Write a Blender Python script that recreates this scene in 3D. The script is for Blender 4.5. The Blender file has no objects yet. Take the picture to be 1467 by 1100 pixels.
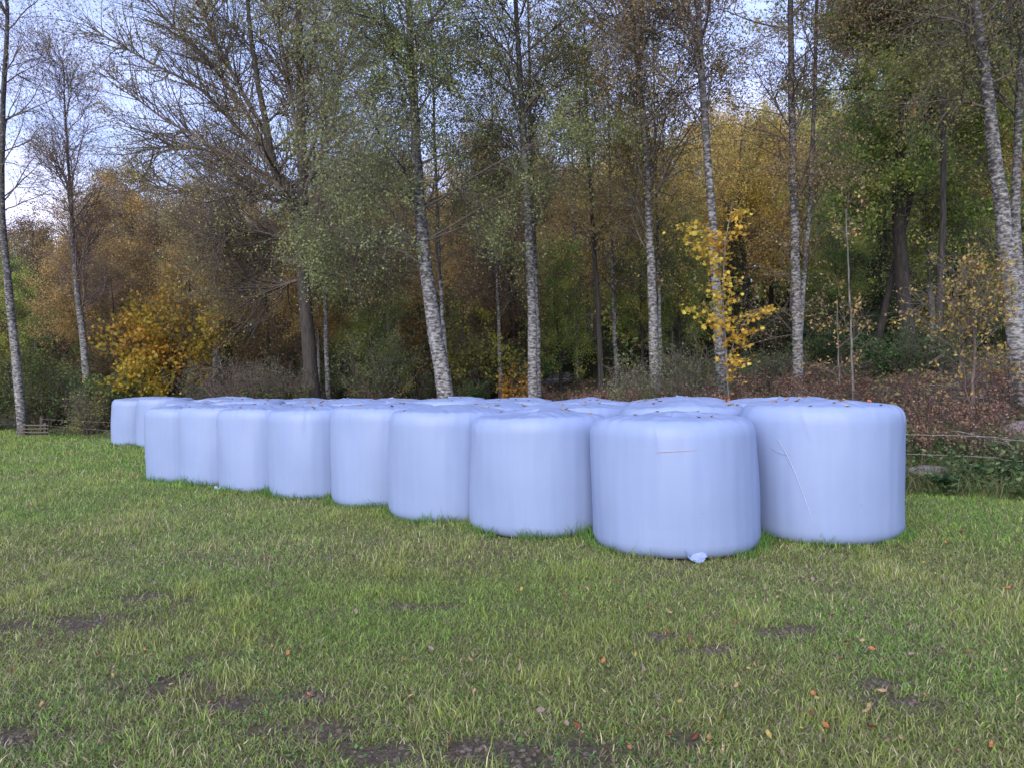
import bpy, math
import numpy as np
from mathutils import Matrix, Vector, Euler

# ------------------------------------------------------------------ camera, sky, sun
scene = bpy.context.scene
col = scene.collection
F = 1060.0                       # focal length in photograph pixels (photograph is 1467 x 1100)
H = 1.5
cam_d = bpy.data.cameras.new("camera"); cam = bpy.data.objects.new("camera", cam_d); col.objects.link(cam)
cam_d.sensor_width = 36.0; cam_d.lens = 36.0 * F / 1467.0
cam_d.clip_start = 0.05; cam_d.clip_end = 3000
ROLL = math.radians(1.1); PITCH = math.radians(-0.27)
Rm = Matrix.Rotation(math.radians(90) + PITCH, 4, 'X') @ Matrix.Rotation(-ROLL, 4, 'Z')
cam.matrix_world = Matrix.Translation((0, 0, H)) @ Rm
scene.camera = cam
R3 = np.array(Rm.to_3x3())

SUN_EL = math.radians(30); SUN_AZ = math.radians(200)      # azimuth clockwise from +Y
world = bpy.data.worlds.new("World"); scene.world = world; world.use_nodes = True
nt = world.node_tree; nt.nodes.clear()
N = nt.nodes.new
wo = N('ShaderNodeOutputWorld'); bg = N('ShaderNodeBackground'); sky = N('ShaderNodeTexSky')
sky.sky_type = 'NISHITA'; sky.sun_disc = False; sky.sun_elevation = SUN_EL; sky.sun_rotation = SUN_AZ
sky.ozone_density = 1.2; sky.air_density = 1.1; sky.dust_density = 0.6
tc = N('ShaderNodeTexCoord'); mp = N('ShaderNodeMapping'); mp.inputs['Scale'].default_value = (1.0, 1.0, 3.2)
mp.inputs['Location'].default_value = (0.35, 0.1, 0.25)
nz = N('ShaderNodeTexNoise'); nz.inputs['Scale'].default_value = 2.1; nz.inputs['Detail'].default_value = 7; nz.inputs['Roughness'].default_value = 0.55
rp = N('ShaderNodeValToRGB'); rp.color_ramp.elements[0].position = 0.36; rp.color_ramp.elements[1].position = 0.72
rp.color_ramp.elements[0].color = (0.55, 0.55, 0.55, 1)
cl = N('ShaderNodeValToRGB'); cl.color_ramp.elements[0].position = 0.45; cl.color_ramp.elements[0].color = (3.0, 3.7, 6.9, 1)
cl.color_ramp.elements[1].position = 0.75; cl.color_ramp.elements[1].color = (4.4, 5.0, 8.2, 1)
# bright low cloud bank towards the left of the wood
vd = N('ShaderNodeVectorMath'); vd.operation = 'DOT_PRODUCT'
_d = Vector((-0.64, 1.0, 0.235)).normalized(); vd.inputs[1].default_value = _d
mr = N('ShaderNodeMapRange'); mr.inputs['From Min'].default_value = 0.9955; mr.inputs['From Max'].default_value = 0.9995
ml = N('ShaderNodeMath'); ml.operation = 'MULTIPLY'
m2 = N('ShaderNodeMixRGB'); m2.inputs['Color2'].default_value = (6.4, 6.3, 8.2, 1)
mx = N('ShaderNodeMixRGB')
L = nt.links.new
L(tc.outputs['Generated'], mp.inputs['Vector']); L(mp.outputs[0], nz.inputs['Vector'])
L(nz.outputs['Fac'], rp.inputs[0]); L(nz.outputs['Fac'], cl.inputs[0])
L(rp.outputs[0], mx.inputs['Fac']); L(sky.outputs[0], mx.inputs['Color1']); L(cl.outputs[0], mx.inputs['Color2'])
L(tc.outputs['Generated'], vd.inputs[0]); L(vd.outputs['Value'], mr.inputs[0]); L(mr.outputs[0], ml.inputs[0])
rp2 = N('ShaderNodeMapRange'); rp2.inputs['From Min'].default_value = 0.3; rp2.inputs['From Max'].default_value = 0.6
L(nz.outputs['Fac'], rp2.inputs[0]); L(rp2.outputs[0], ml.inputs[1])
L(ml.outputs[0], m2.inputs['Fac']); L(mx.outputs[0], m2.inputs['Color1'])
L(m2.outputs[0], bg.inputs['Color']); bg.inputs['Strength'].default_value = 0.095
L(bg.outputs[0], wo.inputs['Surface'])

sd = bpy.data.lights.new("sun", 'SUN'); sd.energy = 1.45; sd.angle = math.radians(60); sd.color = (1.0, 0.95, 0.84)
sun = bpy.data.objects.new("sun", sd); col.objects.link(sun)
sdir = Vector((math.sin(SUN_AZ) * math.cos(SUN_EL), math.cos(SUN_AZ) * math.cos(SUN_EL), math.sin(SUN_EL)))
sun.rotation_euler = sdir.to_track_quat('Z', 'Y').to_euler()

scene.view_settings.view_transform = 'Standard'; scene.view_settings.look = 'None'
scene.view_settings.gamma = 1.0; scene.view_settings.exposure = 1.45
scene.cycles.max_bounces = 6; scene.cycles.diffuse_bounces = 3; scene.cycles.transmission_bounces = 3; scene.cycles.glossy_bounces = 2

# ------------------------------------------------------------------ helpers
rng = np.random.default_rng(7)
def at(px, py, D):
    """point seen at photograph pixel (px, py) at distance D along +Y"""
    d = R3 @ np.array([(px - 733.5) / F, -(py - 550.0) / F, -1.0])
    return np.array([0, 0, H]) + d * (D / d[1])
def proj(p):
    c = R3.T @ (np.asarray(p, float) - np.array([0, 0, H]))
    return 733.5 + F * c[0] / -c[2], 550 - F * c[1] / -c[2]
def ss(t): t = np.clip(t, 0, 1); return t * t * (3 - 2 * t)

_k = np.random.default_rng(3)
_dirs = _k.uniform(0, 2 * np.pi, 24); _ph = _k.uniform(0, 6.28, 24)
def sn(x, y, f, o=0):
    """smooth pseudo noise about -1..1 with feature size 1/f"""
    s = 0
    for i in range(5):
        a = _dirs[(i + o) % 24]; b = _dirs[(i * 3 + o + 7) % 24]
        s = s + np.sin(f * 2 * (x * np.cos(a) + y * np.sin(a)) + _ph[(i + o) % 24] + 1.7 * np.sin(f * (x * np.cos(b) + y * np.sin(b)) + _ph[(i + 5 + o) % 24]))
    return s / 2.6
# edge of the mown field: a line parallel to the rows of bales
EN = np.array([0.60, 0.80])
def edge_t(x, y): return EN[0] * x + EN[1] * y - (0.60 * 5.5 + 0.80 * 8.6) + 0.25 * sn(x, y, 0.5, 2)
def gz(x, y):
    x = np.asarray(x, float); y = np.asarray(y, float)
    t = edge_t(x, y)
    z = 0.45 * ss(t / 3.5) + 0.55 * ss((t - 3) / 16)
    z = z + 1.1 * ss((t - 2) / 14) * ss((x + 1) / 9)
    z = z + 0.35 * ss((t - 22) / 30) + 13 * ss((t - 45) / 60)
    z = z + 0.012 * sn(x, y, 1.1, 1) + 0.008 * sn(x, y, 4.0, 5) * (t < 1)
    z = z + 0.06 * sn(x, y, 0.8, 9) * ss(t / 2)
    return z
def ground_pt(px, py):
    d = R3 @ np.array([(px - 733.5) / F, -(py - 550.0) / F, -1.0]); s = -H / d[2]
    return d[0] * s, d[1] * s

def mesh_np(name, V, faces, mat, parent=None, colors=None, smooth=False, loc=None):
    """faces: list of (n,k) index arrays"""
    me = bpy.data.meshes.new(name)
    V = np.ascontiguousarray(V, dtype=np.float32)
    me.vertices.add(len(V)); me.vertices.foreach_set('co', V.ravel())
    idx = np.concatenate([f.ravel() for f in faces]).astype(np.int32)
    tot = np.concatenate([np.full(len(f), f.shape[1]) for f in faces]).astype(np.int32)
    st = np.concatenate([[0], np.cumsum(tot)[:-1]]).astype(np.int32)
    me.loops.add(len(idx)); me.loops.foreach_set('vertex_index', idx)
    me.polygons.add(len(tot)); me.polygons.foreach_set('loop_start', st); me.polygons.foreach_set('loop_total', tot)
    if colors is not None:
        a = me.color_attributes.new('col', 'FLOAT_COLOR', 'POINT')
        c = np.ones((len(V), 4), np.float32); c[:, :3] = colors
        a.data.foreach_set('color', c.ravel())
    me.update(calc_edges=True)
    if smooth: me.polygons.foreach_set('use_smooth', np.ones(len(tot), bool))
    me.materials.append(mat)
    o = bpy.data.objects.new(name, me); col.objects.link(o)
    if parent is not None: o.parent = parent
    if loc is not None: o.location = loc
    return o
def empty(name, loc):
    o = bpy.data.objects.new(name, None); col.objects.link(o); o.location = [float(v) for v in loc]; o.empty_display_size = 0.2
    return o
def tag(o, label=None, cat=None, group=None, kind=None):
    if label: o['label'] = label
    if cat: o['category'] = cat
    if group: o['group'] = group
    if kind: o['kind'] = kind
    return o
def copy_thing(o, loc, rz=0.0, s=1.0, label=None, group=None):
    c = o.copy(); col.objects.link(c); c.location = loc; c.rotation_euler = (0, 0, rz); c.scale = (s, s, s)
    if label: c['label'] = label
    if group: c['group'] = group
    for ch in o.children:
        d = ch.copy(); col.objects.link(d); d.parent = c
    return c

# ------------------------------------------------------------------ materials
def mat_new(name):
    m = bpy.data.materials.new(name); m.use_nodes = True
    t = m.node_tree; b = t.nodes['Principled BSDF']; return m, t, b
def nd(t, typ, **kw):
    n = t.nodes.new(typ)
    for k, v in kw.items():
        if k in n.inputs: n.inputs[k].default_value = v
        else: setattr(n, k, v)
    return n
def ramp(t, stops):
    r = t.nodes.new('ShaderNodeValToRGB'); e = r.color_ramp.elements
    while len(e) < len(stops): e.new(0.5)
    for i, (p, c) in enumerate(stops):
        e[i].position = p; e[i].color = (*c, 1) if len(c) == 3 else c
    return r
def mat_leaf(name, transl=0.45, rough=0.6):
    m, t, b = mat_new(name)
    a = nd(t, 'ShaderNodeAttribute', attribute_name='col')
    t.links.new(a.outputs['Color'], b.inputs['Base Color']); b.inputs['Roughness'].default_value = rough
    b.inputs['Specular IOR Level'].default_value = 0.25
    tr = nd(t, 'ShaderNodeBsdfTranslucent'); t.links.new(a.outputs['Color'], tr.inputs['Color'])
    mx = nd(t, 'ShaderNodeMixShader'); mx.inputs[0].default_value = transl
    out = t.nodes['Material Output']
    t.links.new(b.outputs[0], mx.inputs[1]); t.links.new(tr.outputs[0], mx.inputs[2]); t.links.new(mx.outputs[0], out.inputs['Surface'])
    return m
M = {}
M['leaf'] = mat_leaf('leaf'); M['grass'] = mat_leaf('grass_blade', 0.3, 0.5); M['dead'] = mat_leaf('dead_leaf', 0.1, 0.7)

def mat_birch():
    m, t, b = mat_new('birch_bark'); tc = nd(t, 'ShaderNodeTexCoord'); lk = t.links.new
    mp = nd(t, 'ShaderNodeMapping', Scale=(4.6, 4.6, 9.5)); lk(tc.outputs['Object'], mp.inputs[0])
    n1 = nd(t, 'ShaderNodeTexNoise', Scale=2.2, Detail=6.0, Roughness=0.62); lk(mp.outputs[0], n1.inputs['Vector'])
    mp2 = nd(t, 'ShaderNodeMapping', Scale=(5, 5, 60.0)); lk(tc.outputs['Object'], mp2.inputs[0])
    n2 = nd(t, 'ShaderNodeTexNoise', Scale=1.0, Detail=4.0); lk(mp2.outputs[0], n2.inputs['Vector'])
    sx = nd(t, 'ShaderNodeSeparateXYZ'); lk(tc.outputs['Object'], sx.inputs[0])
    hr = nd(t, 'ShaderNodeMapRange'); hr.inputs['From Min'].default_value = 2.0; hr.inputs['From Max'].default_value = 9.0
    hr.inputs['To Min'].default_value = 0.0; hr.inputs['To Max'].default_value = 0.16; lk(sx.outputs['Z'], hr.inputs[0])
    br = nd(t, 'ShaderNodeMapRange'); br.inputs['From Min'].default_value = 0.0; br.inputs['From Max'].default_value = 1.3
    br.inputs['To Min'].default_value = 0.10; br.inputs['To Max'].default_value = 0.0; lk(sx.outputs['Z'], br.inputs[0])
    a1 = nd(t, 'ShaderNodeMath', operation='SUBTRACT'); lk(n1.outputs['Fac'], a1.inputs[0]); lk(hr.outputs[0], a1.inputs[1])
    a2 = nd(t, 'ShaderNodeMath', operation='SUBTRACT'); lk(a1.outputs[0], a2.inputs[0]); lk(br.outputs[0], a2.inputs[1])
    r = ramp(t, [(0.36, (0.030, 0.027, 0.026)), (0.45, (0.11, 0.10, 0.096)), (0.53, (0.23, 0.22, 0.215)), (0.66, (0.36, 0.35, 0.34))])
    lk(a2.outputs[0], r.inputs[0])
    r2 = ramp(t, [(0.34, (0.25, 0.23, 0.22)), (0.45, (1, 1, 1))]); lk(n2.outputs['Fac'], r2.inputs[0])
    mx = nd(t, 'ShaderNodeMixRGB', blend_type='MULTIPLY'); mx.inputs[0].default_value = 0.75
    lk(r.outputs[0], mx.inputs[1]); lk(r2.outputs[0], mx.inputs[2]); lk(mx.outputs[0], b.inputs['Base Color'])
    b.inputs['Roughness'].default_value = 0.75
    bp = nd(t, 'ShaderNodeBump', Strength=0.7, Distance=0.02); lk(a2.outputs[0], bp.inputs['Height']); lk(bp.outputs[0], b.inputs['Normal'])
    return m
def mat_bark(name, c0, c1):
    m, t, b = mat_new(name); tc = nd(t, 'ShaderNodeTexCoord'); lk = t.links.new
    mp = nd(t, 'ShaderNodeMapping', Scale=(9, 9, 1.6)); lk(tc.outputs['Object'], mp.inputs[0])
    n1 = nd(t, 'ShaderNodeTexNoise', Scale=2.0, Detail=6.0, Roughness=0.65); lk(mp.outputs[0], n1.inputs['Vector'])
    r = ramp(t, [(0.36, c0), (0.62, c1)]); lk(n1.outputs['Fac'], r.inputs[0]); lk(r.outputs[0], b.inputs['Base Color'])
    b.inputs['Roughness'].default_value = 0.9
    bp = nd(t, 'ShaderNodeBump', Strength=0.8, Distance=0.03); lk(n1.outputs['Fac'], bp.inputs['Height']); lk(bp.outputs[0], b.inputs['Normal'])
    return m
M['birch'] = mat_birch()
M['oak'] = mat_bark('oak_bark', (0.018, 0.015, 0.013), (0.060, 0.050, 0.044))
M['greybark'] = mat_bark('grey_bark', (0.05, 0.047, 0.043), (0.20, 0.185, 0.17))
M['twig'] = mat_bark('twig_bark', (0.085, 0.06, 0.055), (0.19, 0.135, 0.12))
M['twigdark'] = mat_bark('dark_twig_bark', (0.065, 0.052, 0.045), (0.15, 0.12, 0.10))

def mat_ground():
    m, t, b = mat_new('field_soil'); tc = nd(t, 'ShaderNodeTexCoord'); lk = t.links.new
    n1 = nd(t, 'ShaderNodeTexNoise', Scale=1.3, Detail=8.0, Roughness=0.7); lk(tc.outputs['Object'], n1.inputs['Vector'])
    n2 = nd(t, 'ShaderNodeTexNoise', Scale=38.0, Detail=8.0, Roughness=0.75); lk(tc.outputs['Object'], n2.inputs['Vector'])
    r1 = ramp(t, [(0.38, (0.15, 0.13, 0.080)), (0.5, (0.14, 0.15, 0.062)), (0.7, (0.12, 0.16, 0.052))]); lk(n1.outputs['Fac'], r1.inputs[0])
    r2 = ramp(t, [(0.3, (0.25, 0.25, 0.25)), (0.5, (0.9, 0.9, 0.85)), (0.7, (1.7, 1.6, 1.35))]); lk(n2.outputs['Fac'], r2.inputs[0])
    mx = nd(t, 'ShaderNodeMixRGB', blend_type='MULTIPLY'); mx.inputs[0].default_value = 1.0
    at_ = nd(t, 'ShaderNodeAttribute', attribute_name='col'); ms = nd(t, 'ShaderNodeMixRGB'); ms.inputs[2].default_value = (0.105, 0.082, 0.062, 1)
    lk(at_.outputs['Fac'], ms.inputs[0]); lk(r1.outputs[0], ms.inputs[1])
    lk(ms.outputs[0], mx.inputs[1]); lk(r2.outputs[0], mx.inputs[2]); lk(mx.outputs[0], b.inputs['Base Color'])
    b.inputs['Roughness'].default_value = 0.95; b.inputs['Specular IOR Level'].default_value = 0.15
    bp = nd(t, 'ShaderNodeBump', Strength=1.0, Distance=0.02); lk(n2.outputs['Fac'], bp.inputs['Height']); lk(bp.outputs[0], b.inputs['Normal'])
    return m
M['ground'] = mat_ground()
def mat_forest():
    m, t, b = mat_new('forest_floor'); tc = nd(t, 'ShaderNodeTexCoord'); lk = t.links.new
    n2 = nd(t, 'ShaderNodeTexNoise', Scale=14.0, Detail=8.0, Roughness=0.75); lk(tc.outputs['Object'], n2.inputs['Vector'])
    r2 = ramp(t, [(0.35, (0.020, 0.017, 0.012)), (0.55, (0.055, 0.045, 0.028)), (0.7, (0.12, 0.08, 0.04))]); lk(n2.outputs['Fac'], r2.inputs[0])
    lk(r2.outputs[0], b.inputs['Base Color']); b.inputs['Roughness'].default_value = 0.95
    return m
M['forest'] = mat_forest()
def mat_wrap():
    m, t, b = mat_new('stretch_wrap'); tc = nd(t, 'ShaderNodeTexCoord'); lk = t.links.new
    oi = nd(t, 'ShaderNodeObjectInfo')
    ad = nd(t, 'ShaderNodeVectorMath', operation='ADD'); lk(tc.outputs['Object'], ad.inputs[0])
    sc = nd(t, 'ShaderNodeMath', operation='MULTIPLY'); sc.inputs[1].default_value = 40; lk(oi.outputs['Random'], sc.inputs[0]); lk(sc.outputs[0], ad.inputs[1])
    mp = nd(t, 'ShaderNodeMapping', Scale=(9, 9, 0.55)); lk(ad.outputs[0], mp.inputs[0])
    n1 = nd(t, 'ShaderNodeTexNoise', Scale=2.2, Detail=5.0, Roughness=0.6); lk(mp.outputs[0], n1.inputs['Vector'])
    n2 = nd(t, 'ShaderNodeTexNoise', Scale=1.6, Detail=4.0, Roughness=0.6); lk(ad.outputs[0], n2.inputs['Vector'])
    r = ramp(t, [(0.3, (0.238, 0.300, 0.478)), (0.7, (0.250, 0.312, 0.492))]); lk(n1.outputs['Fac'], r.inputs[0])
    r2 = ramp(t, [(0.3, (0.93, 0.94, 0.96)), (0.65, (1, 1, 1))]); lk(n2.outputs['Fac'], r2.inputs[0])
    mx = nd(t, 'ShaderNodeMixRGB', blend_type='MULTIPLY'); mx.inputs[0].default_value = 1.0
    lk(r.outputs[0], mx.inputs[1]); lk(r2.outputs[0], mx.inputs[2])
    # mud specks near the foot
    n3 = nd(t, 'ShaderNodeTexNoise', Scale=26.0, Detail=3.0); lk(ad.outputs[0], n3.inputs['Vector'])
    r3 = ramp(t, [(0.74, (0, 0, 0)), (0.78, (1, 1, 1))]); lk(n3.outputs['Fac'], r3.inputs[0])
    m3 = nd(t, 'ShaderNodeMixRGB'); lk(r3.outputs[0], m3.inputs[0]); lk(mx.outputs[0], m3.inputs[1]); m3.inputs[2].default_value = (0.2, 0.23, 0.32, 1)
    lk(m3.outputs[0], b.inputs['Base Color'])
    b.inputs['Roughness'].default_value = 0.42; b.inputs['Specular IOR Level'].default_value = 0.35
    b.inputs['Subsurface Weight'].default_value = 0.0
    bp = nd(t, 'ShaderNodeBump', Strength=0.10, Distance=0.01); lk(n1.outputs['Fac'], bp.inputs['Height']); lk(bp.outputs[0], b.inputs['Normal'])
    return m
M['wrap'] = mat_wrap()
def mat_plain(name, c, rough=0.8, scale=12.0, var=0.35):
    m, t, b = mat_new(name); tc = nd(t, 'ShaderNodeTexCoord'); lk = t.links.new
    n = nd(t, 'ShaderNodeTexNoise', Scale=scale, Detail=6.0, Roughness=0.65); lk(tc.outputs['Object'], n.inputs['Vector'])
    r = ramp(t, [(0.3, tuple(v * (1 - var) for v in c)), (0.7, tuple(min(1, v * (1 + var)) for v in c))]); lk(n.outputs['Fac'], r.inputs[0])
    lk(r.outputs[0], b.inputs['Base Color']); b.inputs['Roughness'].default_value = rough
    bp = nd(t, 'ShaderNodeBump', Strength=0.5, Distance=0.02); lk(n.outputs['Fac'], bp.inputs['Height']); lk(bp.outputs[0], b.inputs['Normal'])
    return m
M['road'] = mat_plain('gravel_road', (0.30, 0.29, 0.29), 0.9, 8)
M['rock'] = mat_plain('rock', (0.17, 0.14, 0.145), 0.9, 6)
M['wood'] = mat_plain('weathered_wood', (0.12, 0.10, 0.08), 0.9, 20)
M['wire'] = mat_plain('galvanised_wire', (0.42, 0.42, 0.43), 0.5, 20, 0.1)
M['clod'] = mat_plain('soil_clod', (0.11, 0.085, 0.068), 0.95, 40, 0.5)

# ------------------------------------------------------------------ growth tools (all vectorised)
def tubes(P, R, S):
    """P (n,k,3) centre lines, R (n,k) radii -> verts, quads"""
    n, k, _ = P.shape
    T = np.empty_like(P); T[:, 1:-1] = P[:, 2:] - P[:, :-2]; T[:, 0] = P[:, 1] - P[:, 0]; T[:, -1] = P[:, -1] - P[:, -2]
    T /= np.linalg.norm(T, axis=2, keepdims=True) + 1e-9
    ref = np.where(np.abs(T[:, :1, 2:3]) > 0.8, np.array([1.0, 0.2, 0]), np.array([0.1, 0, 1.0]))
    A = np.cross(T, ref); A /= np.linalg.norm(A, axis=2, keepdims=True) + 1e-9
    B = np.cross(T, A)
    th = np.arange(S) * 2 * np.pi / S
    V = P[:, :, None, :] + R[:, :, None, None] * (A[:, :, None, :] * np.cos(th)[None, None, :, None] + B[:, :, None, :] * np.sin(th)[None, None, :, None])
    base = (np.arange(n) * k * S)[:, None, None]; ring = (np.arange(k - 1) * S)[None, :, None]; s = np.arange(S)[None, None, :]; s2 = (s + 1) % S
    q = np.stack([base + ring + s, base + ring + s2, base + ring + S + s2, base + ring + S + s], -1).reshape(-1, 4)
    return V.reshape(-1, 3), q
def merge(parts):
    Vs, Fs, off = [], [], 0
    for V, f in parts:
        Vs.append(V); Fs.append(f + off); off += len(V)
    return np.concatenate(Vs), Fs
def sample(P, i, t):
    k = P.shape[1]; f = t * (k - 1); a = np.minimum(f.astype(int), k - 2); w = (f - a)[:, None]
    return P[i, a] * (1 - w) + P[i, a + 1] * w, P[i, a + 1] - P[i, a], a
def sprout(P, R, m, t0, t1, length, ang, up, wob, K, r, rfac=0.55, tpow=1.0, lenvar=0.35, azim=None, rad0=None):
    """m children on the centre lines P; length: number or function(t) ; returns centre lines and radii"""
    n = len(P); i = r.integers(0, n, m) if n > 1 else np.zeros(m, int)
    u = r.random(m) ** tpow; t = t0 + (t1 - t0) * u
    p, tan, a = sample(P, i, t); tan /= np.linalg.norm(tan, axis=1, keepdims=True) + 1e-9
    q = r.normal(size=(m, 3))
    if azim is not None:
        q = azim(m, r)
    q -= tan * np.sum(q * tan, 1, keepdims=True); q /= np.linalg.norm(q, axis=1, keepdims=True) + 1e-9
    an = np.radians(ang[0] + (ang[1] - ang[0]) * r.random(m))[:, None]
    d = tan * np.cos(an) + q * np.sin(an)
    ln = length(t) if callable(length) else np.full(m, length)
    ln = ln * (1 + lenvar * (r.random(m) * 2 - 1))
    out = np.empty((m, K, 3)); out[:, 0] = p
    for k in range(1, K):
        d = d + r.normal(size=(m, 3)) * wob; d[:, 2] += up
        d /= np.linalg.norm(d, axis=1, keepdims=True)
        out[:, k] = out[:, k - 1] + d * (ln / (K - 1))[:, None]
    pr = R[i, a] * rfac
    if rad0 is not None: pr = np.minimum(pr, rad0)
    rr = pr[:, None] * np.linspace(1, 0.25, K)[None, :]
    return out, rr, t
def leaves_on(P, n, size, spread, pal, r, hang=0.0, t0=0.1, clump=0.0, svar=0.35, shape='oval', flat=0.0):
    """n leaves near centre lines P -> verts, face arrays, colours"""
    mid = P[:, P.shape[1] // 2]; wt = r.random(len(P)) ** 2.0 * np.exp(1.1 * sn(mid[:, 0] + .7 * mid[:, 2], mid[:, 1] - .8 * mid[:, 2], 1.6, 6)); wt /= wt.sum()
    i = r.choice(len(P), n, p=wt); t = t0 + (1 - t0) * r.random(n)
    p, tan, _ = sample(P, i, t)
    p = p + r.normal(size=(n, 3)) * spread; p[:, 2] -= np.abs(r.normal(size=n)) * hang
    return leaf_mesh(p, size, pal, r, svar, shape, flat)
LEAF = {'oval': (np.array([[0, -0.5], [0.33, -0.05], [0, 0.55], [-0.33, -0.05]]), 0.12),
        'maple': (np.array([[0, -0.5], [0.16, -0.32], [0.46, -0.30], [0.34, -0.05], [0.55, 0.16], [0.22, 0.16], [0, 0.58], [-0.22, 0.16], [-0.55, 0.16], [-0.34, -0.05], [-0.46, -0.30], [-0.16, -0.32]]), 0.06),
        'oak': (np.array([[0, -0.55], [0.12, -0.3], [0.28, -0.1], [0.18, 0.05], [0.30, 0.28], [0, 0.55], [-0.30, 0.28], [-0.18, 0.05], [-0.28, -0.1], [-0.12, -0.3]]), 0.10)}
def leaf_mesh(p, size, pal, r, svar=0.35, shape='oval', flat=0.0):
    n = len(p)
    s = size * (1 + svar * (r.random(n) * 2 - 1))
    nrm = r.normal(size=(n, 3)); nrm[:, 2] = nrm[:, 2] * (1 + 2 * flat) + flat * 1.5; nrm /= np.linalg.norm(nrm, axis=1, keepdims=True)
    a = r.normal(size=(n, 3)); a[:, 2] -= 0.5 * (1 - flat); a -= nrm * np.sum(a * nrm, 1, keepdims=True); a /= np.linalg.norm(a, axis=1, keepdims=True)
    b = np.cross(nrm, a)
    uv, fold = LEAF[shape]; k = len(uv)
    V = p[:, None, :] + s[:, None, None] * (b[:, None, :] * uv[None, :, 0:1] + a[:, None, :] * uv[None, :, 1:2] + nrm[:, None, :] * (np.abs(uv[None, :, 0:1]) * fold * 4))
    f = np.arange(n * k).reshape(n, k)
    pal = np.asarray(pal, float)
    w = sn(p[:, 0] + p[:, 2] * 0.6, p[:, 1] + p[:, 2] * 0.8, 0.9, int(abs(pal[0, 0] * 1000)) % 11) * 0.5 + 0.5 + r.normal(size=n) * 0.28
    w = np.clip(w, 0, 0.999) * (len(pal) - 1); j = w.astype(int); fr = (w - j)[:, None]
    c = pal[j] * (1 - fr) + pal[np.minimum(j + 1, len(pal) - 1)] * fr
    c = c * (1.4 + 1.2 * r.random(n))[:, None]
    return V.reshape(-1, 3), f, np.repeat(np.clip(c, 0, .75), k, 0)
def curve(pts, k):
    pts = np.asarray(pts, float); n = len(pts)
    if n == 2: return pts[0] + (pts[1] - pts[0]) * np.linspace(0, 1, k)[:, None]
    ext = np.vstack([2 * pts[0] - pts[1], pts, 2 * pts[-1] - pts[-2]])
    u = np.linspace(0, n - 1 - 1e-6, k); i = u.astype(int); f = (u - i)[:, None]
    a, b, c, d = ext[i], ext[i + 1], ext[i + 2], ext[i + 3]
    return 0.5 * (2 * b + (c - a) * f + (2 * a - 5 * b + 4 * c - d) * f ** 2 + (3 * b - a - 3 * c + d) * f ** 3)

# palettes (linear base colours)
OLIVE = [(0.075, 0.095, 0.035), (0.125, 0.140, 0.055), (0.18, 0.18, 0.07), (0.11, 0.13, 0.06)]
GREEN = [(0.07, 0.11, 0.03), (0.13, 0.18, 0.045), (0.20, 0.23, 0.06), (0.30, 0.26, 0.07)]
DKGREEN = [(0.020, 0.036, 0.014), (0.030, 0.052, 0.018), (0.05, 0.075, 0.022)]
GOLD = [(0.24, 0.17, 0.05), (0.36, 0.24, 0.065), (0.44, 0.30, 0.08), (0.19, 0.16, 0.05)]
OCHRE = [(0.19, 0.135, 0.055), (0.27, 0.18, 0.07), (0.17, 0.14, 0.055), (0.33, 0.21, 0.08)]
BROWN = [(0.12, 0.085, 0.045), (0.17, 0.115, 0.055), (0.10, 0.085, 0.04), (0.20, 0.15, 0.06)]
PINKBR = [(0.15, 0.11, 0.065), (0.20, 0.13, 0.075), (0.13, 0.11, 0.05), (0.22, 0.16, 0.08)]
RUST = [(0.10, 0.045, 0.03), (0.15, 0.075, 0.04), (0.07, 0.04, 0.03)]
YELLOW = [(0.25, 0.20, 0.03), (0.33, 0.26, 0.045), (0.35, 0.25, 0.045), (0.32, 0.19, 0.03)]
ORANGE = [(0.34, 0.22, 0.02), (0.50, 0.26, 0.02), (0.24, 0.19, 0.02), (0.55, 0.22, 0.03)]

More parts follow.
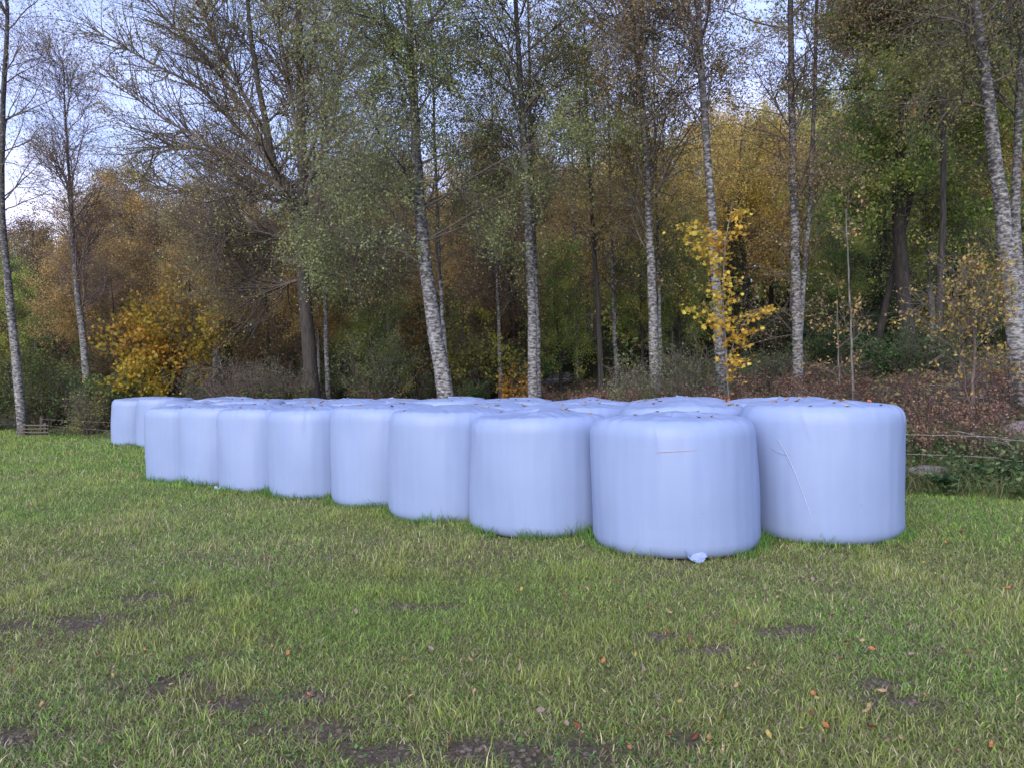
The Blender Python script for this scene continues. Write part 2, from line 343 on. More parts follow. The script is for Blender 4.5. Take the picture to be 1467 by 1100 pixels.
def build_tree(name, base, stems, K):
    """stems: list of (points, r0, r1). K: dict of the kind. Returns the thing"""
    r = np.random.default_rng(K.get('seed', 1))
    base = np.asarray(base, float)
    t = empty(name, base)
    trunk = []; lvl1 = []; L1 = []; L2 = []; L3 = []
    for (pts, r0, r1) in stems:
        k = 26
        P = curve(np.asarray(pts) - base, k)
        P[1:-1, :2] += r.normal(size=(k - 2, 2)) * 0.008
        R = r0 + (r1 - r0) * np.linspace(0, 1, k) ** 0.9
        if K.get('flare', 1): R[0] *= 1.45; R[1] *= 1.12
        P = P[None]; R = R[None]
        trunk.append(tubes(P, R, 12))
        hgt = P[0, -1, 2] - P[0, 0, 2]
        n1 = int(K['n1'] * (1 if len(stems) == 1 else 1.25 / len(stems)))
        lf = K['len1']; h0 = K['h0'] if stems[0] is None or pts is stems[0][0] else K.get('h0b', 0.1)
        sh = (lambda tt: lf * (0.30 + 0.70 * np.sin(np.pi * np.clip((1.02 - tt) / (1.02 - h0) * 0.80, 0, 1))))
        A, RA, _ = sprout(P, R, n1, h0, 0.985, sh, K['ang1'], K['up1'], K.get('wob1', 0.12), 9, r, 0.42, rad0=K.get('r1max', 0.025), azim=K.get('azim'))
        lim = K.get('limbs')
        L1.append((A, RA))
    if K.get('limbs'):
        for (pts, r0, r1) in K['limbs']:
            P = curve(np.asarray(pts) - base, 9)[None]; R = np.linspace(r0, r1, 9)[None]
            L1.append((P, R))
            for _ in range(K.get('limbw', 3)): L1.append((P, R))
    A = np.concatenate([a for a, b in L1]); RA = np.concatenate([b for a, b in L1])
    l2 = K['len2']; l3 = K['len3']
    B, RB, _ = sprout(A, RA, K['n2'], 0.18, 1.0, (lambda tt: l2 * (1.15 - 0.6 * tt)), (25, 60), K['up2'], 0.14, 6, r, 0.6, rad0=0.022)
    C, RC, _ = sprout(B, RB, K['n3'], 0.15, 1.0, l3, (20, 60), K['up3'], 0.10, 5, r, 0.6, rad0=0.009)
    RB = np.maximum(RB, K.get('rmin', 0.0038)); RC = np.maximum(RC, K.get('rmin', 0.0038) * 0.8)
    V, Fs = merge(trunk)
    mesh_np('trunk', V, Fs, M[K['bark']], t, smooth=True)
    uA, ui = np.unique(A[:, :, :].reshape(len(A), -1), axis=0, return_index=True)
    V, Fs = merge([tubes(A[ui], RA[ui], 6), tubes(B, RB, 4), tubes(C, RC, 3)])
    mesh_np('branches', V, Fs, M[K['twig']], t, smooth=True)
    if K['nleaf'] > 0:
        PA = np.concatenate([C]) 
        V, f, c = leaves_on(PA, K['nleaf'], K['leaf'], K.get('spread', 0.07), K['pal'], r, K.get('hang', 0.03), shape=K.get('shape', 'oval'))
        mesh_np('crown', V, [f], M['leaf'], t, colors=c)
    return t

DIRT = [ground_pt(px, py) + (rx, ry) for px, py, rx, ry in [(130, 890, .38, .16), (235, 855, .30, .10), (250, 985, .30, .16), (330, 1010, .18, .1), (440, 1000, .12, .08), (560, 1085, .45, .14), (780, 1090, .35, .18),
        (690, 1080, .25, .12), (20, 1060, .25, .12), (1020, 935, .22, .07), (590, 870, .2, .1), (1260, 980, .2, .08), (1130, 905, .25, .07), (460, 1050, .2, .12), (940, 915, .2, .08), (1300, 1010, .15, .07)]]
def bare(x, y):
    d = np.zeros_like(x)
    for (cx, cy, rx, ry) in DIRT:
        q = ((x - cx) / rx / 1.15) ** 2 + ((y - cy) / ry / 1.25) ** 2
        d = np.maximum(d, np.exp(-q * (1 + 0.6 * sn(x, y, 7, 4))) * np.clip(.95 + .5 * sn(x, y, 11, 9), 0, 1))
    return d
# ------------------------------------------------------------------ ground
def axis(lim, near, n):
    u = np.linspace(-1, 1, n); a = np.sinh(u * 5.2) / np.sinh(5.2) * lim
    return a
def terrain():
    xs = axis(400, 0, 420); ys = axis(400, 0, 420) + 5.0
    X, Y = np.meshgrid(xs, ys, indexing='ij'); Z = gz(X, Y)
    n, m = X.shape
    V = np.stack([X, Y, Z], -1).reshape(-1, 3)
    i = np.arange(n * m).reshape(n, m)
    q = np.stack([i[:-1, :-1], i[1:, :-1], i[1:, 1:], i[:-1, 1:]], -1).reshape(-1, 4)
    cen = V[q].mean(1); t = edge_t(cen[:, 0], cen[:, 1])
    bare_v = np.clip(bare(V[:, 0], V[:, 1]) * 1.3, 0, 1) * (np.abs(V[:, 1]) < 9) * (V[:, 1] > 0)
    o = mesh_np('ground', V, [q], M['ground'], smooth=True, colors=np.stack([bare_v] * 3, -1)); tag(o, kind='structure')
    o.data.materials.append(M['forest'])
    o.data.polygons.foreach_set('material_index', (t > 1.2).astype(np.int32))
terrain()

# gravel road through the wood
def road():
    pts = [at(700, 546, 40), at(790, 543.5, 36), at(870, 541.5, 34), at(960, 539, 33), at(1060, 535, 33), at(1200, 529, 35)]
    c = curve(pts, 40); T = np.gradient(c, axis=0); T[:, 2] = 0; T /= np.linalg.norm(T, axis=1, keepdims=True)
    S = np.stack([-T[:, 1], T[:, 0], 0 * T[:, 0]], -1)
    V = []
    for k, (w, dz) in enumerate([(-2.6, -1.6), (-1.7, -0.02), (0, 0.03), (1.7, -0.02), (2.6, -1.6)]):
        V.append(c + S * w + np.array([0, 0, dz]))
    V = np.stack(V, 1).reshape(-1, 3); i = np.arange(40 * 5).reshape(40, 5)
    q = np.stack([i[:-1, :-1], i[1:, :-1], i[1:, 1:], i[:-1, 1:]], -1).reshape(-1, 4)
    tag(mesh_np('road', V, [q], M['road'], smooth=True), kind='structure')
road()

# ------------------------------------------------------------------ bales
bales = []       # (x, y, r, name)
row1 = [(842, 802, 966, .755), (670, 770, 790, .72), (551, 748, 640, .70), (470, 727, 535, .70), (380, 713, 450, .69), (310, 704, 372, .68), (253, 694, 305, .67), (205, 689, 252, .66)]
def bale_center(left_px, bot_px, cen_px, r):
    gx, gy = ground_pt(cen_px, bot_px + 1.5)
    y = gy + r * 0.86
    for _ in range(20):
        # left tangent at pixel left_px
        th = math.atan((left_px - 733.5) / F); d = np.array([math.sin(th), math.cos(th)]); nr = np.array([d[1], -d[0]])
        # point with y fixed and perpendicular distance r from the tangent ray
        x = (r - nr[1] * y) / nr[0]
    return x, y, r
B1 = [bale_center(*b) for b in row1]
B2 = [(2.95 - 1.112 * k, 7.12 + 0.907 * k, .74 if k == 0 else .70) for k in range(9)]
B3 = [(3.33 - 1.105 * k, 9.24 + 0.875 * k, .70) for k in range(13)]
ord_ = ['nearest', 'second', 'third', 'fourth', 'fifth', 'sixth', 'seventh', 'last']
lab1 = ['nearest white bale, at the front corner, with a thin orange scratch across it',
        'white bale in the front row directly left of the scratched corner bale',
        'third bale of the front row counted from the scratched corner bale',
        'fourth bale of the front row counted from the scratched corner bale',
        'fifth bale of the front row counted from the scratched corner bale',
        'front row bale with a white wrap scrap at its left foot',
        'front row bale second from the left end of its row',
        'left end bale of the front row of wrapped bales']
lab2 = ['large white bale farthest right, with a diagonal wrap seam down its side']
lab3 = {12: 'far left end bale of the back row, standing alone against the grass', 11: 'back row bale beside the far left end bale, half hidden by the front row',
        0: 'back row bale showing its domed top left behind the large right bale', 1: 'back row bale with a raised top bump behind the nearest corner bale',
        2: 'low top of the back row bale between the corner bale and the second front bale', 3: 'top of the back row bale behind the left shoulder of the second front bale'}
def make_bale(i, x, y, rad, label, group):
    r = np.random.default_rng(100 + i)
    hh = 1.21 + 0.03 * r.normal(); hh = min(max(hh, 1.16), 1.26)
    if group == 'back': hh += 0.03
    # profile (radius factor, z)
    prof = [(0.0, 0.0), (0.55, 0.0)]
    for a in np.linspace(90, 6, 9):
        prof.append((0.82 + 0.166 * math.cos(math.radians(a)) ** 0.75, 0.12 - 0.12 * math.sin(math.radians(a)) ** 0.85))
    for z in np.linspace(0.20, 0.79, 40): prof.append((0.986 + 0.010 * math.sin(math.pi * (z - 0.20) / 0.60), z))
    for a in np.linspace(6, 86, 15):
        prof.append((0.80 + 0.186 * math.cos(math.radians(a)) ** 0.76, 0.815 + 0.160 * math.sin(math.radians(a)) ** 0.80))
    for q in np.linspace(0.78, 0.06, 13): prof.append((q, 0.976 + 0.032 * (1 - q / 0.80) ** 0.8))
    prof.append((0.0, 1.014))
    prof = np.array(prof); n = len(prof); S = 288 if group == 'front' or i == 8 else 144
    th = np.arange(S) * 2 * np.pi / S
    T, Q = np.meshgrid(th, np.arange(n)); pr = prof[Q, 0]; pz = prof[Q, 1]
    ph = r.random(8) * 6.28; sq = 0.012 * r.normal()
    side = ss((pr - 0.5) / 0.4)
    # slow lumps of the pressed fodder, shallow vertical wrinkles, pleats gathered on the crown
    lump = 0.015 * np.sin(2 * T + ph[0] + pz * 2) + 0.011 * np.sin(3 * T + ph[1] - 3 * pz) + 0.007 * np.sin(5 * T + ph[2] + 5 * pz)
    wr = 0.0012 * np.sin(23 * T + ph[3] + 2 * np.sin(4 * pz)) + 0.0008 * np.sin(37 * T + ph[4])
    sh = 1.0 - 0.010 * r.random() * (pz - 0.5)
    # a few curved folds of film gathered over the shoulder and running a little way down the side
    fold = 0
    for kk in range(9):
        a0 = r.random() * 6.28; bend = r.normal() * .5; ww = .018 + .02 * r.random(); zl = .60 + .25 * r.random()
        dth = (T - a0 - bend * (pz - .9) + np.pi) % (2 * np.pi) - np.pi
        fold = fold + (.004 + .006 * r.random()) * np.exp(-(dth / ww) ** 2) * ss((pz - zl) / .2) * ss((pr - .45) / .3)
    wr = wr + fold
    # overlapping turns of film: very shallow steps round the side
    for kk in range(4):
        zc = .15 + .22 * kk + .05 * r.normal(); wr = wr + .00025 * np.tanh((pz - zc - .03 * np.sin(T + ph[kk])) / .006)
    R = rad * (pr * (1 + (lump + wr) * side) * (1 + (sh - 1)))
    shoulder = np.exp(-((pr - 0.80) / 0.16) ** 2) * (pz > 0.8)
    pleat = np.abs(np.sin(9.5 * T + ph[5] + 2.2 * np.sin(2 * T + ph[6]))) ** 3 + 0.6 * np.abs(np.sin(17.5 * T + ph[7])) ** 4
    Z = pz * hh
    Z = Z - 0.006 * pleat * shoulder
    top = (pz > 0.9) * (1 - pr) 
    xx = pr * np.cos(T); yy = pr * np.sin(T)
    Z = Z + (pz > 0.9) * ss((0.95 - pr) / 0.4) * (0.014 * sn(xx * 2 + i, yy * 2, 1.2, i % 7) + 0.004 * sn(xx * 6 + i, yy * 6, 1.8, i % 5))
    Z = Z + 0.012 * sn(np.cos(T) + i, np.sin(T), 1.2, 2) * pz
    # criss-cross ridges of the wrapped film overlapping on the top
    for kk in range(5):
        a = ph[kk] ; dline = np.abs(xx * math.cos(a) + yy * math.sin(a) - 0.35 * math.sin(ph[kk + 1]))
        Z = Z + 0.005 * np.exp(-(dline / 0.035) ** 2) * (pz > 0.9) * ss((0.9 - pr) / 0.2)
    V = np.stack([R * np.cos(T), R * np.sin(T), Z - 0.01], -1).reshape(-1, 3)
    idx = np.arange(n * S).reshape(n, S)
    q = np.stack([idx[:-1], np.roll(idx[:-1], -1, 1), np.roll(idx[1:], -1, 1), idx[1:]], -1)
    q = q.reshape(-1, 4)
    z0 = float(gz(x, y))
    t = empty('wrapped_bale', (x, y, z0)); t.rotation_euler = (0.012 * r.normal(), 0.012 * r.normal(), r.random() * 6.28 if group != 'front' else 0)
    tag(t, label, 'bale', 'white wrapped silage bales standing in rows on the grass')
    mesh_np('wrap', V, [q], M['wrap'], t, smooth=True)
    bales.append((x, y, rad, z0, hh, t))
    return t
seam_m = mat_plain('film_edge', (0.27, 0.33, 0.50), 0.4, 30, 0.08)
tail_m = mat_plain('film_tail', (0.44, 0.50, 0.66), 0.5, 30, 0.05)
def strip_on_bale(t, x, y, rad, pts, w, name, mat, lift=0.004):
    """thin raised band on a bale side; pts = (angle in degrees, height)"""
    c = curve([(a, z, 0) for a, z in pts], 24)
    an = np.radians(c[:, 0]); rr = rad * 1.006 + lift
    rot = -t.rotation_euler.z; an = an + rot
    P = np.stack([rr * np.cos(an), rr * np.sin(an), c[:, 1]], -1)
    V, q = tubes(P[None], (w * (0.35 + 0.65 * np.sin(np.linspace(0.15, np.pi - 0.15, 24))))[None], 6)
    return mesh_np(name, V, [q], mat, t, smooth=True)
k = 0
for j, b in enumerate(B1):
    t = make_bale(k, *b, lab1[j], 'front'); k += 1
    if j == 0: nb = t
for j, b in enumerate(B2):
    l = lab2[0] if j == 0 else 'middle row white bale, only its top showing between the front and back rows'
    t = make_bale(k, *b, l, 'mid'); k += 1
    if j == 0: rb = t
for j, b in enumerate(B3):
    make_bale(k, *b, lab3.get(j, 'back row white bale, only the rim of its top showing above the middle rows'), 'back'); k += 1
scr = mat_plain('scratch', (0.42, 0.27, 0.27), 0.7, 60, 0.3)
b = B1[0]
V0 = strip_on_bale(nb, *b, [(-112, 0.87), (-104, 0.875), (-88, 0.885)], 0.0030, 'scratch', scr, 0.007)
V0['label'] = 'thin orange scratch across the front of the bale'
b = B2[0]
strip_on_bale(rb, *b, [(-140, 0.93), (-134, 0.80), (-128, 0.62), (-121, 0.36), (-118, 0.22)], 0.0032, 'film_seam', tail_m, 0.0025)
strip_on_bale(rb, *b, [(-146, 0.84), (-139, 0.80), (-132, 0.79)], 0.002, 'film_seam', seam_m, -0.002)

# crumpled scraps of film in the grass
def scrap(px, py, s, label, seed):
    r = np.random.default_rng(seed); x, y = ground_pt(px, py); n = 9
    u, v = np.meshgrid(np.linspace(-1, 1, n), np.linspace(-1, 1, n)); 
    z = (0.55 * np.abs(sn(u + seed, v, 1.2, 3)) + 0.15 * r.random(u.shape)) * np.clip(.6 + .8 * v, 0.05, 1.4)
    X = u * (.55 + .45 * v) * (1 - 0.25 * r.random(u.shape)); Yv = v * (1 - 0.25 * r.random(u.shape)) * 0.6
    V = np.stack([X, Yv, z + 0.1], -1).reshape(-1, 3) * s; i = np.arange(n * n).reshape(n, n)
    q = np.stack([i[:-1, :-1], i[1:, :-1], i[1:, 1:], i[:-1, 1:]], -1).reshape(-1, 4)
    o = mesh_np('film_scrap', V, [q], seam_m, smooth=True, loc=(x, y, float(gz(x, y)) + 0.01)); tag(o, label, 'plastic scrap', 'film scraps at the foot of the bales')
scrap(1000, 809, 0.12, 'white crumpled film scrap spilling from the foot of the nearest corner bale', 1)
scrap(312, 703, 0.07, 'small white film scrap in the grass by the sixth front bale', 2)
scrap(542, 727, 0.06, 'small white film scrap between the third and fourth front bales', 4)

# ------------------------------------------------------------------ grass
def blades(name, x, y, ln, w, lean, colr, r, z=None, seg=2):
    n = len(x); z = gz(x, y) if z is None else z
    az = r.random(n) * 2 * np.pi; d = np.stack([np.cos(az), np.sin(az)], -1)
    fa = r.random(n) * 2 * np.pi; s = np.stack([np.cos(fa), np.sin(fa)], -1) * (w * 0.5)[:, None]
    p0 = np.stack([x, y, z - 0.004], -1)
    a1 = lean * 0.6; a2 = lean * 1.5
    h1 = ln * 0.5
    p1 = p0.copy(); p1[:, :2] += d * (h1 * np.sin(a1))[:, None]; p1[:, 2] += h1 * np.cos(a1)
    p2 = p1.copy(); p2[:, :2] += d * (h1 * np.sin(a2))[:, None]; p2[:, 2] += h1 * np.cos(a2)
    V = np.empty((n, 5, 3)); V[:, 0] = p0; V[:, 1] = p0; V[:, 2] = p1; V[:, 3] = p1; V[:, 4] = p2
    V[:, 0, :2] -= s; V[:, 1, :2] += s; V[:, 2, :2] -= s * 0.8; V[:, 3, :2] += s * 0.8
    i = np.arange(n)[:, None] * 5
    q = i + np.array([[0, 1, 3, 2]]); tr = i + np.array([[2, 3, 4]])
    o = mesh_np(name, V.reshape(-1, 3), [q, tr], M['grass'], colors=np.repeat(colr, 5, 0)); return o
def grass_cols(x, y, r):
    n = len(x)
    base = np.array([0.27, 0.33, 0.085]); lush = np.array([0.21, 0.36, 0.070]); yel = np.array([0.31, 0.36, 0.09])
    straw = np.array([0.50, 0.44, 0.26]); dead = np.array([0.28, 0.21, 0.12])
    D = np.hypot(x, y)
    far = ss((D - 7) / 7) * 0.55 * ss((-x + 1) / 3) + 0.75 * ss((x - 3.0) / 1.5) * ss((y - 4.5) / 2)
    l = np.clip(0.25 + 0.45 * sn(x, y, 0.9, 3) + far, 0, 1)[:, None]
    yv = np.clip(sn(x, y, 4.1, 8) * .5 + sn(x, y, 1.5, 3) * .45 - 0.12, 0, 1)[:, None]
    c = base * (1 - l) + lush * l; c = c * (1 - yv) + yel * yv
    u = r.random(n); dry = 0.18 + 0.14 * sn(x, y, 0.7, 6) - 0.12 * far
    c = np.where((u < dry)[:, None], straw * (0.5 + 0.7 * r.random(n))[:, None], c)
    c = np.where((u > 0.93)[:, None], dead, c)
    return np.clip(c * (0.45 + 1.0 * r.random(n))[:, None], 0, 1)
def near_bale(x, y, f):
    m = np.zeros(len(x), bool)
    for (bx, by, br, *_r) in bales: m |= (x - bx) ** 2 + (y - by) ** 2 < (br * f) ** 2
    return m
def grass():
    r = np.random.default_rng(11); X = []; Y = []; Wd = []; 
    for (a, b, dens, wf) in [(1.9, 3.2, 9500, 1), (3.2, 4.5, 8500, 1), (4.5, 6, 6200, 1.1), (6, 9, 3500, 1.35), (9, 13, 1500, 1.8), (13, 18, 800, 2.5), (18, 30, 380, 3.4)]:
        area = (b - a) * (1.75 * b + 2.6); n = int(area * dens)
        y = a + (b - a) * r.random(n); x = (r.random(n) - 0.5) * (1.75 * b + 2.6)
        X.append(x); Y.append(y); Wd.append(np.full(n, wf))
    x = np.concatenate(X); y = np.concatenate(Y); wf = np.concatenate(Wd)
    t = edge_t(x, y); br = bare(x, y)
    dn = 0.72 + 0.40 * sn(x, y, 3.1, 1) + 0.30 * sn(x, y, 9.0, 4)
    dn = np.where(np.hypot(x, y) > 8, 1.0, dn)
    keep = (t < 0.4) & ~near_bale(x, y, 0.93) & (r.random(len(x)) > br * 1.25) & (r.random(len(x)) < np.clip(dn, 0.16, 1))
    x, y, wf = x[keep], y[keep], wf[keep]; n = len(x)
    tuft = np.clip(sn(x, y, 4.1, 8) * .6 + sn(x, y, 1.5, 3) * .5, 0, 1)
    ln = (0.026 + 0.054 * r.random(n) ** 1.5) * (1 + 0.60 * tuft) * (1 + 0.25 * (wf - 1))
    far = ss((np.hypot(x, y) - 8) / 6)
    w = (0.0024 + 0.0032 * r.random(n)) * wf
    lean = np.radians(12 + 75 * r.random(n)) * (1 - 0.35 * tuft)
    c = grass_cols(x, y, r)
    # matted layer: short pieces lying almost flat between the upright blades
    m = 260000; ym = 1.9 + 9.0 * r.random(m) ** 1.25; xm = (r.random(m) - .5) * (1.5 * ym + 1.6); km = ~near_bale(xm, ym, .95) & (edge_t(xm, ym) < .4) & (r.random(m) > bare(xm, ym) * 1.15); xm, ym = xm[km], ym[km]; m = len(xm)
    cm = grass_cols(xm, ym, r) * .85; st = r.random(m) < .30; cm[st] = np.array([.30, .25, .15]) * (.5 + .7 * r.random(st.sum()))[:, None]
    x = np.concatenate([x, xm]); y = np.concatenate([y, ym]); ln = np.concatenate([ln, .025 + .04 * r.random(m)]); w = np.concatenate([w, (.002 + .003 * r.random(m)) * (1 + ym / 9)])
    lean = np.concatenate([lean, np.radians(70 + 25 * r.random(m))]); c = np.concatenate([c, cm])
    zz = gz(x, y); zz[-m:] += .004 + .018 * r.random(m)
    tag(blades('grass', x, y, ln, w, lean, c, r, z=zz), kind='stuff')
    # clover and plantain leaves pressed into the sward
    m = 16000; ym = 2.2 + 9 * r.random(m) ** 1.3; xm = (r.random(m) - .5) * (1.5 * ym + 1.6); km = (sn(xm, ym, 2.6, 13) > .25) & ~near_bale(xm, ym, 1.0) & (edge_t(xm, ym) < 0); xm, ym = xm[km], ym[km]; m = len(xm)
    V, f, cc = leaf_mesh(np.stack([xm, ym, gz(xm, ym) + .008 + .03 * r.random(m)], -1), .020, [(.05, .10, .03), (.07, .13, .035), (.09, .14, .05)], r, .5, flat=.8)
    tag(mesh_np('clover', V, [f], M['leaf'], colors=cc), kind='stuff')
    # longer uncut grass that the mower leaves round the feet of the bales
    X = []; Y = []; Z = []
    for (bx, by, brd, *_r) in bales:
        n = int(1500 if by < 11 else 900)
        a = r.random(n) * 2 * np.pi; rr = brd * (0.95 + 0.02 * r.random(n)) + np.abs(r.normal(size=n)) * 0.055
        X.append(bx + rr * np.cos(a)); Y.append(by + rr * np.sin(a))
    x = np.concatenate(X); y = np.concatenate(Y); keep = ~near_bale(x, y, 0.945) & (sn(x, y, 3, 7) > -0.55); x, y = x[keep], y[keep]; n = len(x)
    ln = (0.05 + 0.09 * r.random(n)) * (1 + 0.6 * np.clip(sn(x, y, 3.5, 2), -0.6, 1)); c = np.array([0.12, 0.23, 0.05]) * (0.6 + 0.8 * r.random(n))[:, None]
    tag(blades('uncut_grass', x, y, ln, 0.0028 + 0.002 * r.random(n) + 0.0003 * y, np.radians(8 + 40 * r.random(n)), c, r), kind='stuff')
    # rough grass on the bank beyond the mown edge
    n = 230000; y = 6 + 26 * r.random(n) ** 1.3; x = (r.random(n) - 0.5) * (1.7 * y + 6); t = edge_t(x, y)
    keep = (t > -0.15 + 0.2 * r.random(n)) & (t < 4.5) & (r.random(n) < 1.15 - t / 4.5) & ~near_bale(x, y, 1.0) & (sn(x, y, 1.7, 12) > -0.5); x, y, t = x[keep], y[keep], t[keep]; n = len(x)
    ln = (0.12 + 0.25 * r.random(n)) * (0.8 + 0.4 * sn(x, y, 1.3, 3)); dry = np.clip(0.25 + t / 4 + 0.3 * sn(x, y, 1.5, 4), 0, 1)
    g = np.array([0.055, 0.10, 0.028]); s = np.array([0.19, 0.16, 0.085]); bw = np.array([0.10, 0.07, 0.045])
    c = np.where((r.random(n) < dry)[:, None], np.where((r.random(n) < 0.5)[:, None], s, bw), g) * (0.5 + 0.8 * r.random(n))[:, None]
    tag(blades('rough_grass', x, y, np.abs(ln), (0.004 + 0.004 * r.random(n)) * (1 + y / 30), np.radians(15 + 55 * r.random(n)), c, r), kind='stuff')
grass()

def clods():
    r = np.random.default_rng(5); n = 2600
    k = r.integers(0, len(DIRT), n); D = np.array(DIRT)[k]
    x = D[:, 0] + D[:, 2] * r.normal(size=n) * 0.5; y = D[:, 1] + D[:, 3] * r.normal(size=n) * 0.55
    s = 0.002 + 0.013 * r.random(n) ** 4; z = gz(x, y) + s * 0.2
    ico = np.array([[0, 0, 1], [.9, 0, .3], [.3, .85, .3], [-.7, .5, .3], [-.7, -.5, .3], [.3, -.85, .3], [.6, .4, -.6], [-.3, .7, -.6], [-.8, 0, -.6], [-.3, -.7, -.6], [.6, -.4, -.6]])
    f = np.array([[0, 1, 2], [0, 2, 3], [0, 3, 4], [0, 4, 5], [0, 5, 1], [1, 6, 2], [2, 7, 3], [3, 8, 4], [4, 9, 5], [5, 10, 1], [2, 6, 7], [3, 7, 8], [4, 8, 9], [5, 9, 10], [1, 10, 6]])
    V = ico[None] * s[:, None, None] * (0.6 + 0.8 * r.random((n, 11, 1))) * np.array([1.3, 1, 0.7]) + np.stack([x, y, z], -1)[:, None]
    F_ = (f[None] + np.arange(n)[:, None, None] * 11).reshape(-1, 3)
    tag(mesh_np('loose_soil', V.reshape(-1, 3), [F_], M['clod']), kind='stuff')
clods()

# fallen leaves, one object each, sharing a few curled leaf meshes
def leaf_protos():
    out = []
    cols = {'tan': (0.36, 0.22, 0.12), 'orange': (0.40, 0.15, 0.05), 'dark red-brown': (0.17, 0.05, 0.03), 'yellow': (0.38, 0.28, 0.07), 'pale grey-brown': (0.22, 0.16, 0.13)}
    r = np.random.default_rng(2)
    for nm, c in cols.items():
        n = 5; u = np.linspace(-1, 1, n); v = np.linspace(-1, 1, 7); U, W = np.meshgrid(u, v, indexing='ij')
        wid = 0.62 * np.sin(np.pi * (0.06 + 0.90 * (W * 0.5 + 0.5))) ** 0.7 
        X = U * wid; Yv = W; Z = 0.75 * np.abs(X) ** 1.3 + 0.38 * W ** 2 + .15 * X * W + 0.06 * r.normal(size=X.shape)
        V = np.stack([X, Yv, Z], -1).reshape(-1, 3); i = np.arange(35).reshape(5, 7)
        q = np.stack([i[:-1, :-1], i[1:, :-1], i[1:, 1:], i[:-1, 1:]], -1).reshape(-1, 4)
        me_o = mesh_np('fallen_leaf', V, [q], mat_plain('fallen_leaf_' + nm.replace(' ', '_'), c, 0.6, 3, 0.3), smooth=True)
        out.append((nm, me_o))
    return out
def fallen():
    protos = leaf_protos(); r = np.random.default_rng(21); used = set()
    def put(j, p, s, rot, where, g):
        nm, o = protos[j]
        if j in used: o = o.copy(); col.objects.link(o)
        used.add(j)
        o.location = p; o.scale = (s, s, s); o.rotation_euler = rot
        tag(o, '%s fallen leaf lying %s' % (nm, where), 'leaf', g % nm)
    spots = [(776, 1030, 4, .030), (413, 943, 1, .022), (500, 965, 2, .018), (590, 1010, 0, .026), (443, 1010, 1, .024), (673, 955, 0, .026), (681, 1002, 0, .026), (1166, 1005, 1, .028), (1170, 1011, 3, .02), (840, 850, 0, .03),
             (805, 852, 3, .028), (932, 880, 1, .026), (1003, 905, 0, .022), (1215, 930, 1, .024), (1250, 937, 1, .026), (1235, 925, 0, .022), (1192, 887, 2, .026), (1080, 962, 0, .026), (912, 948, 3, .022), (748, 955, 2, .024),
             (956, 915, 2, .03), (1022, 895, 4, .024), (208, 940, 1, .02), (245, 990, 3, .02), (305, 1033, 0, .024), (206, 938, 0, .02), (1265, 1000, 0, .03), (1288, 1068, 0, .028), (960, 1070, 2, .024), (1100, 1070, 3, .03), (646, 1076, 1, .026)]
    for px, py, j, s in spots:
        x, y = ground_pt(px, py); z = float(gz(x, y)) + 0.036
        put(j, (x, y, z), s * 0.68, (r.normal() * 0.5, r.normal() * 0.5, r.random() * 6.3), 'in the short grass of the field', '%s fallen leaves in the grass')
    n = 0
    while n < 110:
        px = r.uniform(0, 1467); py = 760 + 330 * r.random(); x, y = ground_pt(px, py)
        if near_bale(np.array([x]), np.array([y]), 1.1)[0]: continue
        if px < 650 and r.random() < 0.5: continue
        z = float(gz(x, y)) + 0.026 + 0.02 * r.random()
        put(int(r.choice([0, 0, 1, 2, 2, 3, 4, 4])), (x, y, z), 0.009 + 0.011 * r.random(), (r.normal() * 0.9, r.normal() * 0.6, r.random() * 6.3), 'in the short grass of the field', '%s fallen leaves in the grass')
        n += 1
    # on the bales: rest on the real surface
    bpy.context.view_layer.update()
    dg = bpy.context.evaluated_depsgraph_get()
    n = 0
    while n < 158:
        j = int(r.choice(len(bales), p=None)); bx, by, brd, z0, hh, t = bales[j]
        if j >= 22 or j == 16 or (j < 8 and r.random() < .3): continue
        a = r.random() * 6.28; rr = brd * 0.88 * math.sqrt(r.random())
        x = bx + rr * math.cos(a); y = by + rr * math.sin(a)
        hit, loc, nrm, *_ = scene.ray_cast(dg, Vector((x, y, 3.0)), Vector((0, 0, -1)), distance=3.0)
        if not hit or loc.z < 1.0: continue
        put(int(r.choice([0, 1, 1, 2, 3])), (loc.x, loc.y, loc.z + 0.003), 0.018 + 0.014 * r.random(), (r.normal() * 0.2, r.normal() * 0.2, r.random() * 6.3), 'on top of the white bales', '%s fallen leaves on the bales')
        n += 1
fallen()

# ------------------------------------------------------------------ trees at the edge of the wood
def stem(pix, D, top=None, r0=.12, r1=.03, lean=(0, 0), Ds=None):
    pts = [at(px, py, D if Ds is None else Ds[i]) for i, (px, py) in enumerate(pix)]
    b = pts[0].copy(); b[2] = min(b[2], 9)
    g = float(gz(b[0], b[1]))
    # run the foot of the trunk down to the ground in its own direction
    d = pts[0] - pts[1]; d /= abs(d[2]) + 1e-6
    if d[2] < 0 and pts[0][2] > g: pts.insert(0, pts[0] + d * (pts[0][2] - g + 0.05))
    elif pts[0][2] <= g: pts[0][2] = g - 0.05
    if top is not None:
        u = pts[-1] - pts[-2]; u /= u[2]; dz = top - pts[-1][2]
        pts.append(pts[-1] + np.array([u[0] * 0.4 + lean[0] * .1, u[1] * .4 + lean[1] * .1, 1]) * dz * .5)
        pts.append(pts[-1] + np.array([u[0] * 0.2 + lean[0] * .1, u[1] * .2 + lean[1] * .1, 1]) * dz * .5)
    return (pts, r0, r1)
def tree(name, label, cat, stems, K, group=None):
    base = stems[0][0][0].copy()
    t = build_tree(name, base, stems, K); tag(t, label, cat, group); return t

